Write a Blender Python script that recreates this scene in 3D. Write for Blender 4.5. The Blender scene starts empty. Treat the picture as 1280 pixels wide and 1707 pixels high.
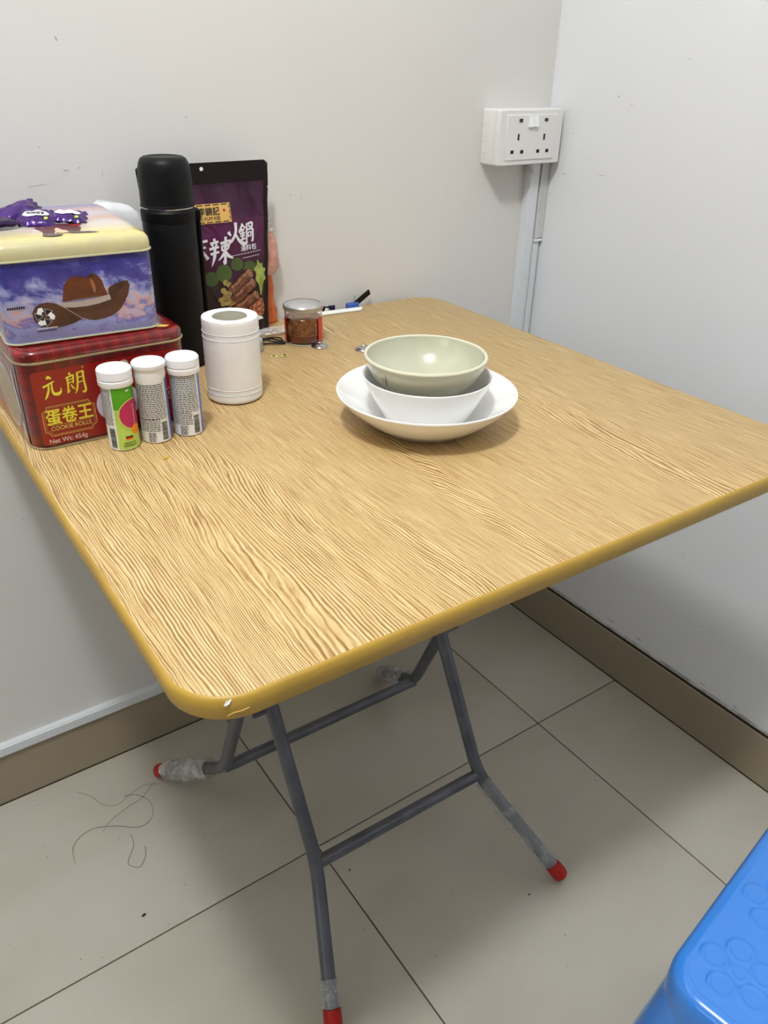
import bpy, bmesh, math, random
from mathutils import Vector, Matrix, noise
random.seed(7)
PI = math.pi
C = bpy.context.scene.collection
S = bpy.context.scene

# ---------------------------------------------------------------- camera
cd = bpy.data.cameras.new('camera'); cam = bpy.data.objects.new('camera', cd); C.objects.link(cam)
cam.location = (-1.1428, -1.1208, 1.1296)
cam.rotation_euler = (1.0465, -0.0217, -0.6091)
cd.sensor_fit = 'VERTICAL'; cd.sensor_height = 24; cd.lens = 1324.175 / 1707 * 24
cd.clip_start = 0.02
S.camera = cam
# ---------------------------------------------------------------- world, lights, exposure
w = bpy.data.worlds.new('world'); S.world = w; w.use_nodes = True
w.node_tree.nodes['Background'].inputs[0].default_value = (0.8, 0.85, 1, 1)
w.node_tree.nodes['Background'].inputs[1].default_value = 0.02
LX, LY, LZ = -1.31, -0.98, 2.54
ld = bpy.data.lights.new('ceiling_light', 'POINT'); ld.shadow_soft_size = 0.085; ld.energy = 67
ld.color = (0.955, 0.985, 1.0)
lo = bpy.data.objects.new('ceiling_light', ld); C.objects.link(lo); lo.location = (LX, LY, LZ)
# unseen fill light far left of the frame, added to lift the right wall
wd = bpy.data.lights.new('window_light', 'AREA'); wd.shape = 'RECTANGLE'; wd.size = 1.1; wd.size_y = 1.0; wd.energy = 5
wd.color = (0.93, 0.97, 1.0)
wo = bpy.data.objects.new('window_light', wd); C.objects.link(wo); wo.location = (-3.50, -1.30, 1.75); wo.rotation_euler = (0, -math.pi / 2, 0)
S.view_settings.view_transform = 'Standard'; S.view_settings.look = 'None'
S.view_settings.gamma = 1; S.view_settings.use_curve_mapping = False
S.view_settings.exposure = 0.0

# ---------------------------------------------------------------- materials
def srgb(r, g, b):
    f = lambda c: (c / 255 / 12.92) if c / 255 <= 0.04045 else ((c / 255 + 0.055) / 1.055) ** 2.4
    return (f(r), f(g), f(b), 1)

def mat(name, col, rough=0.5, metal=0.0, trans=0.0, ior=1.45, spec=0.5, alpha=1.0, coat=0.0, bump=None, var=None, sss=0.0):
    """bump=(scale, strength, distance); var=(scale, colour2, amount)"""
    m = bpy.data.materials.new(name); m.use_nodes = True
    nt = m.node_tree; b = nt.nodes['Principled BSDF']
    b.inputs['Base Color'].default_value = col
    b.inputs['Roughness'].default_value = rough; b.inputs['Metallic'].default_value = metal
    b.inputs['Transmission Weight'].default_value = trans; b.inputs['IOR'].default_value = ior
    b.inputs['Specular IOR Level'].default_value = spec; b.inputs['Alpha'].default_value = alpha
    b.inputs['Coat Weight'].default_value = coat; b.inputs['Coat Roughness'].default_value = 0.08
    if sss:
        b.inputs['Subsurface Weight'].default_value = sss; b.inputs['Subsurface Scale'].default_value = 0.01
    if bump or var:
        tc = nt.nodes.new('ShaderNodeTexCoord')
    if bump:
        n = nt.nodes.new('ShaderNodeTexNoise'); n.inputs['Scale'].default_value = bump[0]; n.inputs['Detail'].default_value = 3
        nt.links.new(tc.outputs['Object'], n.inputs['Vector'])
        bp = nt.nodes.new('ShaderNodeBump'); bp.inputs['Strength'].default_value = bump[1]; bp.inputs['Distance'].default_value = bump[2]
        nt.links.new(n.outputs['Fac'], bp.inputs['Height']); nt.links.new(bp.outputs['Normal'], b.inputs['Normal'])
    if var:
        n = nt.nodes.new('ShaderNodeTexNoise'); n.inputs['Scale'].default_value = var[0]; n.inputs['Detail'].default_value = 4
        nt.links.new(tc.outputs['Object'], n.inputs['Vector'])
        rp = nt.nodes.new('ShaderNodeValToRGB')
        rp.color_ramp.elements[0].position = 0.5 - var[2]; rp.color_ramp.elements[1].position = 0.5 + var[2]
        rp.color_ramp.elements[0].color = col; rp.color_ramp.elements[1].color = var[1]
        nt.links.new(n.outputs['Fac'], rp.inputs['Fac']); nt.links.new(rp.outputs['Color'], b.inputs['Base Color'])
    return m

class NT:
    """tiny node-graph helper"""
    def __init__(s, m): s.nt = m.node_tree; s.b = s.nt.nodes['Principled BSDF']; s.tc = s.nt.nodes.new('ShaderNodeTexCoord')
    def new(s, t, **kw):
        n = s.nt.nodes.new(t)
        for k, v in kw.items():
            if k.startswith('i_'): n.inputs[k[2:].replace('_', ' ')].default_value = v
            else: setattr(n, k, v)
        return n
    def link(s, a, b): s.nt.links.new(a, b)
    def mapping(s, scale, loc=(0, 0, 0), rot=(0, 0, 0), src=None):
        m = s.new('ShaderNodeMapping'); m.inputs['Scale'].default_value = scale; m.inputs['Location'].default_value = loc; m.inputs['Rotation'].default_value = rot
        s.link(src or s.tc.outputs['Object'], m.inputs['Vector']); return m.outputs['Vector']
    def noise(s, vec, scale=1, detail=3, rough=0.5, dist=0.0):
        n = s.new('ShaderNodeTexNoise'); n.inputs['Scale'].default_value = scale; n.inputs['Detail'].default_value = detail
        n.inputs['Roughness'].default_value = rough; n.inputs['Distortion'].default_value = dist
        s.link(vec, n.inputs['Vector']); return n.outputs['Fac']
    def ramp(s, fac, stops, interp='LINEAR'):
        r = s.new('ShaderNodeValToRGB'); cr = r.color_ramp; cr.interpolation = interp
        while len(cr.elements) < len(stops): cr.elements.new(0.5)
        for e, (p, c) in zip(cr.elements, stops): e.position = p; e.color = c
        s.link(fac, r.inputs['Fac']); return r.outputs['Color']
    def math(s, op, a, b=None, clamp=False):
        n = s.new('ShaderNodeMath', operation=op); n.use_clamp = clamp
        for i, v in enumerate((a, b)):
            if v is None: continue
            if isinstance(v, (int, float)): n.inputs[i].default_value = v
            else: s.link(v, n.inputs[i])
        return n.outputs[0]
    def mix(s, fac, a, b, mode='MIX'):
        n = s.new('ShaderNodeMix', data_type='RGBA', blend_type=mode)
        for key, v in ((0, fac), (6, a), (7, b)):
            if isinstance(v, (int, float, tuple)): n.inputs[key].default_value = v
            else: s.link(v, n.inputs[key])
        return n.outputs[2]
    def bump(s, h, strength, dist):
        b = s.new('ShaderNodeBump'); b.inputs['Strength'].default_value = strength; b.inputs['Distance'].default_value = dist
        s.link(h, b.inputs['Height']); s.link(b.outputs['Normal'], s.b.inputs['Normal'])

G = lambda v: (v, v, v, 1)

def wood_mat():
    m = mat('oak_laminate', (1, 1, 1, 1), 0.42, spec=0.3); g = NT(m)
    sep = g.new('ShaderNodeSeparateXYZ'); g.link(g.tc.outputs['Object'], sep.inputs[0])
    warp = g.noise(g.mapping((5.5, 1.0, 1)), 1, 2, 0.5)
    warp2 = g.noise(g.mapping((40, 14, 1), (3, 1, 0)), 1, 2, 0.5)
    warp3 = g.noise(g.mapping((160, 60, 1), (1, 4, 0)), 1, 1, 0.5)
    x = g.math('ADD', sep.outputs[0], g.math('MULTIPLY', warp, 0.15))
    x = g.math('ADD', x, g.math('MULTIPLY', warp2, 0.0075))
    x = g.math('ADD', x, g.math('MULTIPLY', warp3, 0.0010))
    comb = g.new('ShaderNodeCombineXYZ'); g.link(x, comb.inputs[0]); g.link(sep.outputs[1], comb.inputs[1])
    c = comb.outputs[0]
    wide = g.math('MULTIPLY', g.math('ADD', g.math('SINE', g.math('MULTIPLY', x, 6.2832 * 320)), 1.0), 0.5)
    fine = g.math('MULTIPLY', g.math('ADD', g.math('SINE', g.math('MULTIPLY', x, 6.2832 * 540)), 1.0), 0.5)
    zone = g.ramp(g.noise(g.mapping((11, 0.9, 1), (7, 2, 0), src=c), 1, 2, 0.5), [(0.44, G(0)), (0.60, G(1))])
    ln = g.mix(zone, fine, wide)
    brk = g.noise(g.mapping((600, 18, 1), src=c), 1, 2, 0.5)
    fib = g.noise(g.mapping((1300, 110, 1), src=c), 1, 2, 0.6)
    tone = g.noise(g.mapping((16, 1.6, 1), (5, 2, 0), src=c), 1, 3, 0.5)
    f = g.math('ADD', g.math('MULTIPLY', ln, 0.34), g.math('MULTIPLY', brk, 0.62))
    f = g.math('ADD', f, g.math('MULTIPLY', g.math('SUBTRACT', fib, 0.5), 0.22))
    f = g.math('ADD', f, g.math('MULTIPLY', g.math('SUBTRACT', tone, 0.5), 0.10))
    col = g.ramp(f, [(0.30, srgb(150, 114, 68)), (0.42, srgb(190, 154, 104)), (0.52, srgb(214, 182, 131)), (0.68, srgb(232, 207, 157))])
    tint = g.ramp(tone, [(0.35, srgb(246, 248, 244)), (0.65, srgb(242, 241, 234))])
    col = g.mix(1.0, col, tint, 'MULTIPLY')
    g.link(col, g.b.inputs['Base Color']); g.bump(f, 0.4, 0.0005)
    return m

def wall_mat(name, a, b):
    m = mat(name, a, 0.55, spec=0.3); g = NT(m)
    n = g.noise(g.mapping((1, 1, 1)), 1.3, 3)
    n2 = g.noise(g.mapping((1, 1, 1)), 260, 3)
    g.link(g.ramp(n, [(0.35, a), (0.65, b)]), g.b.inputs['Base Color'])
    g.bump(n2, 0.10, 0.0008)
    return m

def tile_mat():
    m = mat('cream_glazed_tile', srgb(186, 181, 169), 0.28, spec=0.5); g = NT(m)
    v = g.new('ShaderNodeObjectInfo')
    n = g.noise(g.mapping((1.6, 3.2, 1), rot=(0, 0, 0.5)), 1.4, 4, 0.5, 0.0)
    c = g.ramp(n, [(0.3, srgb(174, 168, 153)), (0.5, srgb(186, 180, 166)), (0.7, srgb(195, 190, 178))], 'B_SPLINE')
    sp = g.noise(g.mapping((1, 1, 1)), 70, 2)
    c = g.mix(g.ramp(sp, [(0.74, G(0)), (0.80, G(1))]), c, srgb(150, 140, 124))
    g.link(c, g.b.inputs['Base Color'])
    
    g.bump(g.noise(g.mapping((1, 1, 1)), 3.0, 2), 0.05, 0.003)
    return m

def plaid_mat(name, base, dark, light, period, rough=0.22):
    m = mat(name, base, rough, coat=0.5); g = NT(m)
    sep = g.new('ShaderNodeSeparateXYZ'); g.link(g.tc.outputs['Object'], sep.inputs[0])
    def stripe(o, wd, off=0.0):
        f = g.math('FRACT', g.math('ADD', g.math('DIVIDE', o, period), off + 100.0))
        return g.math('LESS_THAN', f, wd)
    col = base
    for o in sep.outputs:
        col = g.mix(g.math('MULTIPLY', stripe(o, 0.42), 0.45), col, dark)
    for o in sep.outputs[:2]:
        col = g.mix(g.math('MULTIPLY', stripe(o, 0.06, 0.3), 0.55), col, light)
    g.link(col, g.b.inputs['Base Color']); return m

def sky_mat(name, stops, zscale, xs=14, rough=0.25, axis=2, offs=0.0, amp=0.5):
    """watercolour sky: a vertical (or depthwise) ramp broken up by noise"""
    m = mat(name, (1, 1, 1, 1), rough, coat=0.35); g = NT(m)
    sep = g.new('ShaderNodeSeparateXYZ'); g.link(g.tc.outputs['Object'], sep.inputs[0])
    z = g.math('ADD', g.math('MULTIPLY', sep.outputs[axis], zscale), offs)
    n = g.noise(g.mapping((xs, xs, xs * 1.9), (2, 1, 3)), 1, 5, 0.62, 0.5)
    n2 = g.noise(g.mapping((xs * 3, xs * 3, xs * 4)), 1, 4, 0.6)
    f = g.math('ADD', z, g.math('MULTIPLY', g.math('SUBTRACT', n, 0.5), amp))
    f = g.math('ADD', f, g.math('MULTIPLY', g.math('SUBTRACT', n2, 0.5), amp * 0.4))
    g.link(g.ramp(f, stops), g.b.inputs['Base Color']); return m

M = {}
M['wall'] = wall_mat('off_white_wall_paint', srgb(224, 221, 217), srgb(229, 226, 222)); M['wall_r'] = wall_mat('white_wall_paint', srgb(232, 233, 235), srgb(236, 237, 239)); M['wood'] = wood_mat(); M['tile'] = tile_mat()  # right wall colour made lighter and cooler to carry its stronger light
M['far_wall'] = mat('beige_wall_paint', srgb(150, 148, 146), 0.6, bump=(120, 0.05, 0.001))
M['ceiling'] = mat('ceiling_paint', srgb(238, 237, 233), 0.8, bump=(60, 0.05, 0.001))
M['grout'] = mat('dark_grout', srgb(84, 72, 56), 0.9, bump=(300, 0.3, 0.001))
M['skirting'] = mat('taupe_skirting_tile', srgb(160, 147, 125), 0.3, var=(6, srgb(153, 140, 119), 0.2))
M['caulk'] = mat('grey_caulk', srgb(196, 194, 190), 0.7, var=(50, srgb(150, 146, 140), 0.15))
M['joint'] = mat('dark_joint', srgb(50, 40, 32), 0.9)
M['pvc'] = mat('white_pvc', srgb(226, 229, 232), 0.35, spec=0.5, bump=(120, 0.04, 0.0004))
M['pvc_grey'] = mat('aged_pvc', srgb(214, 215, 213), 0.38, var=(20, srgb(204, 204, 201), 0.2))
M['socket'] = mat('socket_plastic', srgb(236, 234, 232), 0.28)
M['slot'] = mat('socket_slot_black', srgb(24, 20, 20), 0.7)
M['neon'] = mat('dark_red_neon', srgb(84, 22, 18), 0.15, coat=0.6)
M['band'] = mat('mustard_edge_band', srgb(190, 152, 60), 0.40, bump=(55, 0.25, 0.002), var=(14, srgb(178, 142, 60), 0.2))
M['chip'] = mat('chipped_white_core', srgb(245, 243, 235), 0.6)
M['steel'] = mat('grey_painted_steel', srgb(112, 114, 122), 0.38, metal=0.35, var=(30, srgb(92, 93, 100), 0.2), bump=(90, 0.12, 0.0006))
M['red_cap'] = mat('red_plastic_cap', srgb(172, 22, 16), 0.4)
def film_mat(name, col, alpha, rough=0.2, a2=None, sc=45):
    m = mat(name, col, rough, alpha=alpha, spec=0.8, bump=(sc * 2, 0.6, 0.003)); g = NT(m)
    n = g.noise(g.mapping((1, 1, 1)), sc, 4, 0.6, 0.8)
    g.link(g.ramp(n, [(0.38, G(alpha)), (0.62, G(a2 or min(1, alpha * 2.2)))]), g.b.inputs['Alpha'])
    return m
M['film'] = film_mat('cloudy_plastic_film', srgb(222, 222, 220), 0.14, a2=0.42, sc=28)
M['milky_film'] = film_mat('milky_plastic_film', srgb(226, 226, 224), 0.28, a2=0.66, sc=28)
M['white_film'] = mat('white_plastic_bag', srgb(238, 238, 240), 0.35, alpha=0.93, bump=(50, 0.5, 0.003))
M['porcelain'] = mat('white_porcelain', srgb(251, 250, 247), 0.10, coat=0.4)
M['celadon'] = mat('celadon_glaze', srgb(200, 199, 176), 0.12, coat=0.4, var=(22, srgb(192, 191, 168), 0.18), bump=(10, 0.04, 0.003))
M['celadon_rim'] = mat('pale_glaze_rim', srgb(222, 218, 195), 0.15, coat=0.4)
M['ink'] = mat('ink_grey', srgb(50, 48, 44), 0.4)
M['paper'] = mat('white_tissue', srgb(244, 241, 238), 0.95, spec=0.1, bump=(160, 0.35, 0.0012), sss=0.2)
M['tube'] = mat('cardboard_core', srgb(206, 200, 182), 0.9)
M['black'] = mat('black_matte_flask', srgb(7, 8, 9), 0.45, spec=0.26)
M['black_rubber'] = mat('black_plastic', srgb(6, 6, 7), 0.48, spec=0.22)
M['silver'] = mat('polished_steel', srgb(190, 190, 190), 0.18, metal=1)
M['tin_rim'] = mat('tin_rim_metal', srgb(176, 160, 122), 0.3, metal=0.7)
M['tin_rim2'] = mat('pale_tin_rim', srgb(205, 203, 170), 0.3, metal=0.4)
M['red_tin'] = plaid_mat('red_plaid_print', srgb(140, 16, 15), srgb(74, 10, 12), srgb(160, 44, 36), 0.016)
M['red_panel'] = mat('deep_red_print', srgb(140, 15, 12), 0.24, coat=0.5)
M['gold'] = mat('gold_print', srgb(232, 212, 60), 0.4)
M['gold2'] = mat('pale_gold_print', srgb(216, 176, 92), 0.4)
M['dark_outline'] = mat('dark_brown_print', srgb(60, 14, 8), 0.4)
M['pale_print'] = mat('pale_pink_print', srgb(224, 196, 186), 0.4)
M['plate_print'] = mat('plate_print', srgb(206, 200, 214), 0.35)
M['roll_print'] = mat('egg_roll_print', srgb(204, 160, 80), 0.35, var=(160, srgb(140, 92, 40), 0.15))
M['side_print'] = mat('dusty_pink_print', srgb(150, 108, 104), 0.28, var=(30, srgb(170, 124, 112), 0.2))
M['beige_print'] = mat('beige_print', srgb(196, 180, 146), 0.3, var=(90, srgb(172, 152, 118), 0.15))
M['orange_print'] = mat('orange_print', srgb(196, 118, 70), 0.3)
M['grey_print'] = mat('grey_print', srgb(200, 200, 200), 0.3)
M['sky_tin'] = sky_mat('watercolour_dusk_print', [(0.0, srgb(150, 160, 205)), (0.16, srgb(160, 165, 215)), (0.24, srgb(120, 118, 190)), (0.34, srgb(216, 172, 170)), (0.45, srgb(190, 185, 215)), (0.56, srgb(140, 145, 205)), (0.68, srgb(70, 66, 150)), (0.85, srgb(52, 48, 125)), (1.0, srgb(80, 78, 150))], 11.6, 24, amp=1.0)
M['sky_lid'] = sky_mat('watercolour_sunset_print', [(0.0, srgb(200, 190, 148)), (0.06, srgb(222, 206, 140)), (0.10, srgb(234, 214, 128)), (0.14, srgb(236, 222, 166)), (0.22, srgb(236, 218, 192)), (0.34, srgb(232, 222, 214)), (0.50, srgb(224, 176, 160)), (0.62, srgb(216, 212, 226)), (0.78, srgb(226, 182, 172)), (0.92, srgb(110, 110, 190)), (1.0, srgb(130, 130, 205))], 5.0, 16, axis=1, offs=0.0, amp=0.22, rough=0.18)
M['hat'] = mat('brown_hat_print', srgb(112, 60, 34), 0.35, var=(70, srgb(88, 46, 28), 0.2))
M['hat_dark'] = mat('dark_hat_print', srgb(66, 40, 28), 0.35, var=(60, srgb(84, 54, 36), 0.2))
M['hat_brim'] = mat('hat_brim_print', srgb(98, 62, 42), 0.35, var=(50, srgb(76, 46, 32), 0.2))
M['hat_light'] = mat('light_brown_print', srgb(150, 96, 60), 0.35)
M['hat_band'] = mat('hat_band_print', srgb(176, 158, 146), 0.35)
M['print_white'] = mat('white_print', srgb(240, 240, 240), 0.4)
M['print_black'] = mat('black_print', srgb(28, 26, 28), 0.4)
M['trouser'] = mat('maroon_print', srgb(96, 44, 44), 0.35)
M['peach'] = mat('peach_print', srgb(230, 196, 160), 0.35)
M['shoe'] = mat('grey_brown_print', srgb(98, 84, 82), 0.35)
M['red_print'] = mat('red_print', srgb(190, 40, 34), 0.35)
M['candy'] = mat('purple_foil', srgb(80, 22, 132), 0.24, metal=0.35, coat=0.3, bump=(90, 0.6, 0.003), var=(60, srgb(40, 12, 76), 0.2))
M['candy_dark'] = mat('dark_purple_foil', srgb(44, 18, 66), 0.22, metal=0.4, bump=(130, 0.5, 0.002))
M['lime'] = mat('lime_print', srgb(190, 204, 84), 0.4)
M['tube_white'] = mat('white_tube_plastic', srgb(240, 239, 236), 0.32)
M['cap_white'] = mat('white_cap_plastic', srgb(246, 246, 250), 0.28)
M['green_dark'] = mat('green_print', srgb(84, 160, 24), 0.3)
M['green_light'] = mat('lime_green_print', srgb(186, 212, 96), 0.3)
M['magenta'] = mat('magenta_print', srgb(184, 34, 86), 0.3)
M['orange'] = mat('orange_dot_print', srgb(240, 140, 20), 0.3)
M['blue_print'] = mat('blue_print', srgb(86, 116, 200), 0.3)
def pouch_mat():
    m = mat('plum_foil_pouch', (1, 1, 1, 1), 0.34, spec=0.4); g = NT(m)
    sep = g.new('ShaderNodeSeparateXYZ'); g.link(g.tc.outputs['Object'], sep.inputs[0])
    n = g.noise(g.mapping((22, 22, 15)), 1, 3, 0.55)
    zz = g.math('ADD', g.math('MULTIPLY', sep.outputs[2], 4.2), g.math('MULTIPLY', g.math('SUBTRACT', n, 0.5), 0.35))
    g.link(g.ramp(zz, [(0.0, srgb(30, 14, 14)), (0.30, srgb(44, 24, 26)), (0.48, srgb(78, 24, 60)), (0.62, srgb(84, 26, 68)), (0.82, srgb(56, 24, 48)), (0.92, srgb(36, 16, 28))]), g.b.inputs['Base Color'])
    g.bump(g.noise(g.mapping((26, 26, 16), (1, 0, 3)), 1, 2, 0.5, 0.6), 0.9, 0.012)
    return m
M['pouch'] = pouch_mat()
M['pouch_black'] = mat('black_foil_pouch', srgb(22, 9, 10), 0.36, spec=0.3)
M['label_gold'] = mat('ochre_label_print', srgb(222, 176, 96), 0.4)
M['meat'] = mat('roast_meat_print', srgb(136, 84, 58), 0.35, var=(140, srgb(86, 46, 30), 0.15))
M['meat2'] = mat('meat_end_print', srgb(176, 130, 96), 0.35, var=(200, srgb(120, 74, 50), 0.12))
M['leaf_print'] = mat('leaf_print', srgb(176, 186, 92), 0.35, var=(80, srgb(130, 148, 62), 0.15))
M['lime_fruit'] = mat('green_fruit_print', srgb(74, 92, 36), 0.35, var=(50, srgb(60, 80, 34), 0.2))
M['garlic'] = mat('yellow_nut_print', srgb(176, 152, 88), 0.35, var=(120, srgb(130, 104, 60), 0.15))
M['chilli'] = mat('chilli_print', srgb(120, 34, 20), 0.35, var=(260, srgb(190, 130, 90), 0.12))
M['chilli_dark'] = mat('dark_sauce_print', srgb(52, 24, 16), 0.35)
M['silver_print'] = mat('silver_white_print', srgb(228, 224, 228), 0.3)
M['clear'] = film_mat('clear_crinkled_film', srgb(236, 232, 230), 0.30, 0.12, a2=0.8, sc=90)
M['pink_bag'] = film_mat('pinkish_bag_film', srgb(226, 166, 150), 0.8, 0.15, a2=1.0, sc=60)
M['orange_bag'] = mat('orange_bag', srgb(196, 92, 44), 0.3, alpha=0.96, bump=(70, 0.4, 0.002), var=(60, srgb(222, 120, 70), 0.2))
M['glass'] = mat('clear_jar_plastic', (0.97, 0.97, 0.96, 1), 0.04, trans=1.0, ior=1.35)
M['lid_clear'] = mat('clear_jar_lid', srgb(208, 208, 210), 0.12, alpha=0.62, spec=0.8)
M['lid_silver'] = mat('silvery_lid_ring', srgb(186, 184, 176), 0.22, metal=0.6)
M['sauce'] = mat('chilli_oil', srgb(112, 28, 10), 0.15, coat=0.7, var=(170, srgb(168, 96, 30), 0.10))
M['sauce_dark'] = mat('dark_red_oil', srgb(110, 16, 8), 0.12, coat=0.8)
M['jar_red'] = mat('red_jar_print', srgb(206, 60, 44), 0.4)
M['cord'] = mat('black_cord', srgb(18, 18, 20), 0.5)
M['grey_plastic'] = mat('pale_grey_plastic', srgb(176, 184, 190), 0.3)
M['sticker'] = mat('pale_yellow_sticker', srgb(222, 210, 130), 0.5)
M['sticker_ink'] = mat('sticker_ink', srgb(96, 100, 60), 0.6)
M['blue_clip'] = mat('blue_plastic', srgb(48, 86, 168), 0.35)
M['stool'] = mat('blue_stool_plastic', srgb(55, 130, 220), 0.2, coat=0.4, bump=(14, 0.05, 0.003))
M['hair'] = mat('dark_hair', srgb(70, 60, 52), 0.6)
M['speck'] = mat('black_speck', srgb(20, 16, 12), 0.6)
M['crumb'] = mat('yellow_crumb', srgb(214, 176, 40), 0.6)
M['scuff'] = mat('wall_scuff', srgb(172, 169, 166), 0.9)
M['lamp_glow'] = mat('lamp_diffuser', srgb(250, 248, 240), 0.5)

# ---------------------------------------------------------------- mesh helpers
def mesh_obj(name, verts, faces, m, parent=None, smooth=True, loc=None, rot=None, sharp=35):
    me = bpy.data.meshes.new(name); me.from_pydata([tuple(v) for v in verts], [], faces); me.validate(); me.update()
    bm = bmesh.new(); bm.from_mesh(me); bmesh.ops.recalc_face_normals(bm, faces=bm.faces); bm.to_mesh(me); bm.free()
    me.materials.append(m)
    if smooth:
        for p in me.polygons: p.use_smooth = True
        try: me.set_sharp_from_angle(angle=math.radians(sharp))
        except Exception: pass
    o = bpy.data.objects.new(name, me); C.objects.link(o)
    if parent: o.parent = parent
    if loc: o.location = loc
    if rot is not None: o.rotation_euler = (0, 0, rot)
    return o

def thing(name, label, cat, loc=(0, 0, 0), rz=0.0, group=None, rot=None):
    o = bpy.data.objects.new(name, None); C.objects.link(o); o.empty_display_size = 0.02
    o.location = loc; o.rotation_euler = rot or (0, 0, rz)
    o['label'] = label; o['category'] = cat
    if group: o['group'] = group
    return o
def tag(o, label, cat, group=None):
    o['label'] = label; o['category'] = cat
    if group: o['group'] = group
    return o
def struct(o): o['kind'] = 'structure'; return o

def copy_tree(o, parent=None):
    c = o.copy(); C.objects.link(c); c.parent = parent
    for ch in list(o.children): copy_tree(ch, c)
    return c

def join(parts):
    V, F = [], []
    for v, f in parts:
        b = len(V); V += list(v); F += [tuple(i + b for i in q) for q in f]
    return V, F

def box(x0, x1, y0, y1, z0, z1, bev=0.0):
    if not bev:
        v = [(x, y, z) for z in (z0, z1) for (x, y) in ((x0, y0), (x1, y0), (x1, y1), (x0, y1))]
        return v, [(3, 2, 1, 0), (4, 5, 6, 7), (0, 1, 5, 4), (1, 2, 6, 5), (2, 3, 7, 6), (3, 0, 4, 7)]
    cx, cy = (x0 + x1) / 2, (y0 + y1) / 2
    pr = [(bev, z0), (0, z0 + bev), (0, z1 - bev), (bev, z1)]
    v, f = rr(x1 - x0, y1 - y0, bev * 1.2, pr, 2)
    return [(a + cx, b + cy, c) for a, b, c in v], f

def rr_ring(w, d, r, n, inset=0.0):
    w, d = w - 2 * inset, d - 2 * inset; r = max(r - inset, 0.0004)
    out = []
    for cx, cy, a0 in ((w / 2 - r, d / 2 - r, 0), (-w / 2 + r, d / 2 - r, 90), (-w / 2 + r, -d / 2 + r, 180), (w / 2 - r, -d / 2 + r, 270)):
        for k in range(n + 1):
            a = math.radians(a0 + 90 * k / n); out.append((cx + r * math.cos(a), cy + r * math.sin(a)))
    return out

def rr(w, d, r, prof, n=6, cap0=True, cap1=True):
    """loft of rounded rectangles; prof = [(inset, z)...] bottom to top"""
    V, F = [], []; m = 4 * (n + 1)
    for ins, z in prof: V += [(x, y, z) for x, y in rr_ring(w, d, r, n, ins)]
    for k in range(len(prof) - 1):
        for i in range(m):
            j = (i + 1) % m; F.append((k * m + i, k * m + j, (k + 1) * m + j, (k + 1) * m + i))
    if cap0: F.append(tuple(reversed(range(m))))
    if cap1: F.append(tuple(range((len(prof) - 1) * m, len(prof) * m)))
    return V, F

def lathe(prof, n=48, cx=0, cy=0, closed=False, fn=None):
    V, F = [], []; idx = []
    for r, z in prof:
        if r < 1e-6: V.append((cx, cy, z)); idx.append([len(V) - 1] * n)
        else:
            row = []
            for i in range(n):
                a = 2 * PI * i / n; rr_ = r * (fn(a, z) if fn else 1)
                V.append((cx + rr_ * math.cos(a), cy + rr_ * math.sin(a), z)); row.append(len(V) - 1)
            idx.append(row)
    K = len(prof); rng = range(K if closed else K - 1)
    for k in rng:
        a, b = idx[k], idx[(k + 1) % K]
        for i in range(n):
            j = (i + 1) % n; q = [a[i], a[j], b[j], b[i]]
            u = []
            for t in q:
                if t not in u: u.append(t)
            if len(u) > 2: F.append(tuple(u))
    return V, F

def tube(path, rad, n=12, caps=True, flat=1.0):
    path = [Vector(p) for p in path]; V, F = [], []
    rads = rad if isinstance(rad, (list, tuple)) else [rad] * len(path)
    up = None
    for k, p in enumerate(path):
        t = (path[min(k + 1, len(path) - 1)] - path[max(k - 1, 0)]).normalized()
        if up is None:
            up = Vector((0, 0, 1)) if abs(t.z) < 0.9 else Vector((0, 1, 0))
        s = t.cross(up).normalized(); up = s.cross(t).normalized()
        for i in range(n):
            a = 2 * PI * i / n; V.append(tuple(p + (s * math.cos(a) + up * math.sin(a) * flat) * rads[k]))
    for k in range(len(path) - 1):
        for i in range(n):
            j = (i + 1) % n; F.append((k * n + i, k * n + j, (k + 1) * n + j, (k + 1) * n + i))
    if caps: F.append(tuple(reversed(range(n)))); F.append(tuple(range((len(path) - 1) * n, len(path) * n)))
    return V, F

def bend(a, k, b, r=0.03, n=6):
    """polyline a-k-b with the corner at k rounded"""
    a, k, b = Vector(a), Vector(k), Vector(b)
    p0 = k + (a - k).normalized() * r; p1 = k + (b - k).normalized() * r
    out = [a]
    for i in range(n + 1):
        t = i / n; out.append(p0 * (1 - t) ** 2 + k * 2 * t * (1 - t) + p1 * t * t)
    return out + [b]

def catmull(pts, sub=6, closed=False):
    P = [Vector(p) for p in pts]; out = []; n = len(P)
    for i in range(n if closed else n - 1):
        if closed: a, b, c, d = P[i - 1], P[i], P[(i + 1) % n], P[(i + 2) % n]
        else: a, b, c, d = P[max(i - 1, 0)], P[i], P[i + 1], P[min(i + 2, n - 1)]
        for k in range(sub):
            t = k / sub
            out.append(0.5 * ((2 * b) + (c - a) * t + (2 * a - 5 * b + 4 * c - d) * t * t + (3 * b - a - 3 * c + d) * t ** 3))
    if not closed: out.append(P[-1])
    return out

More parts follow.
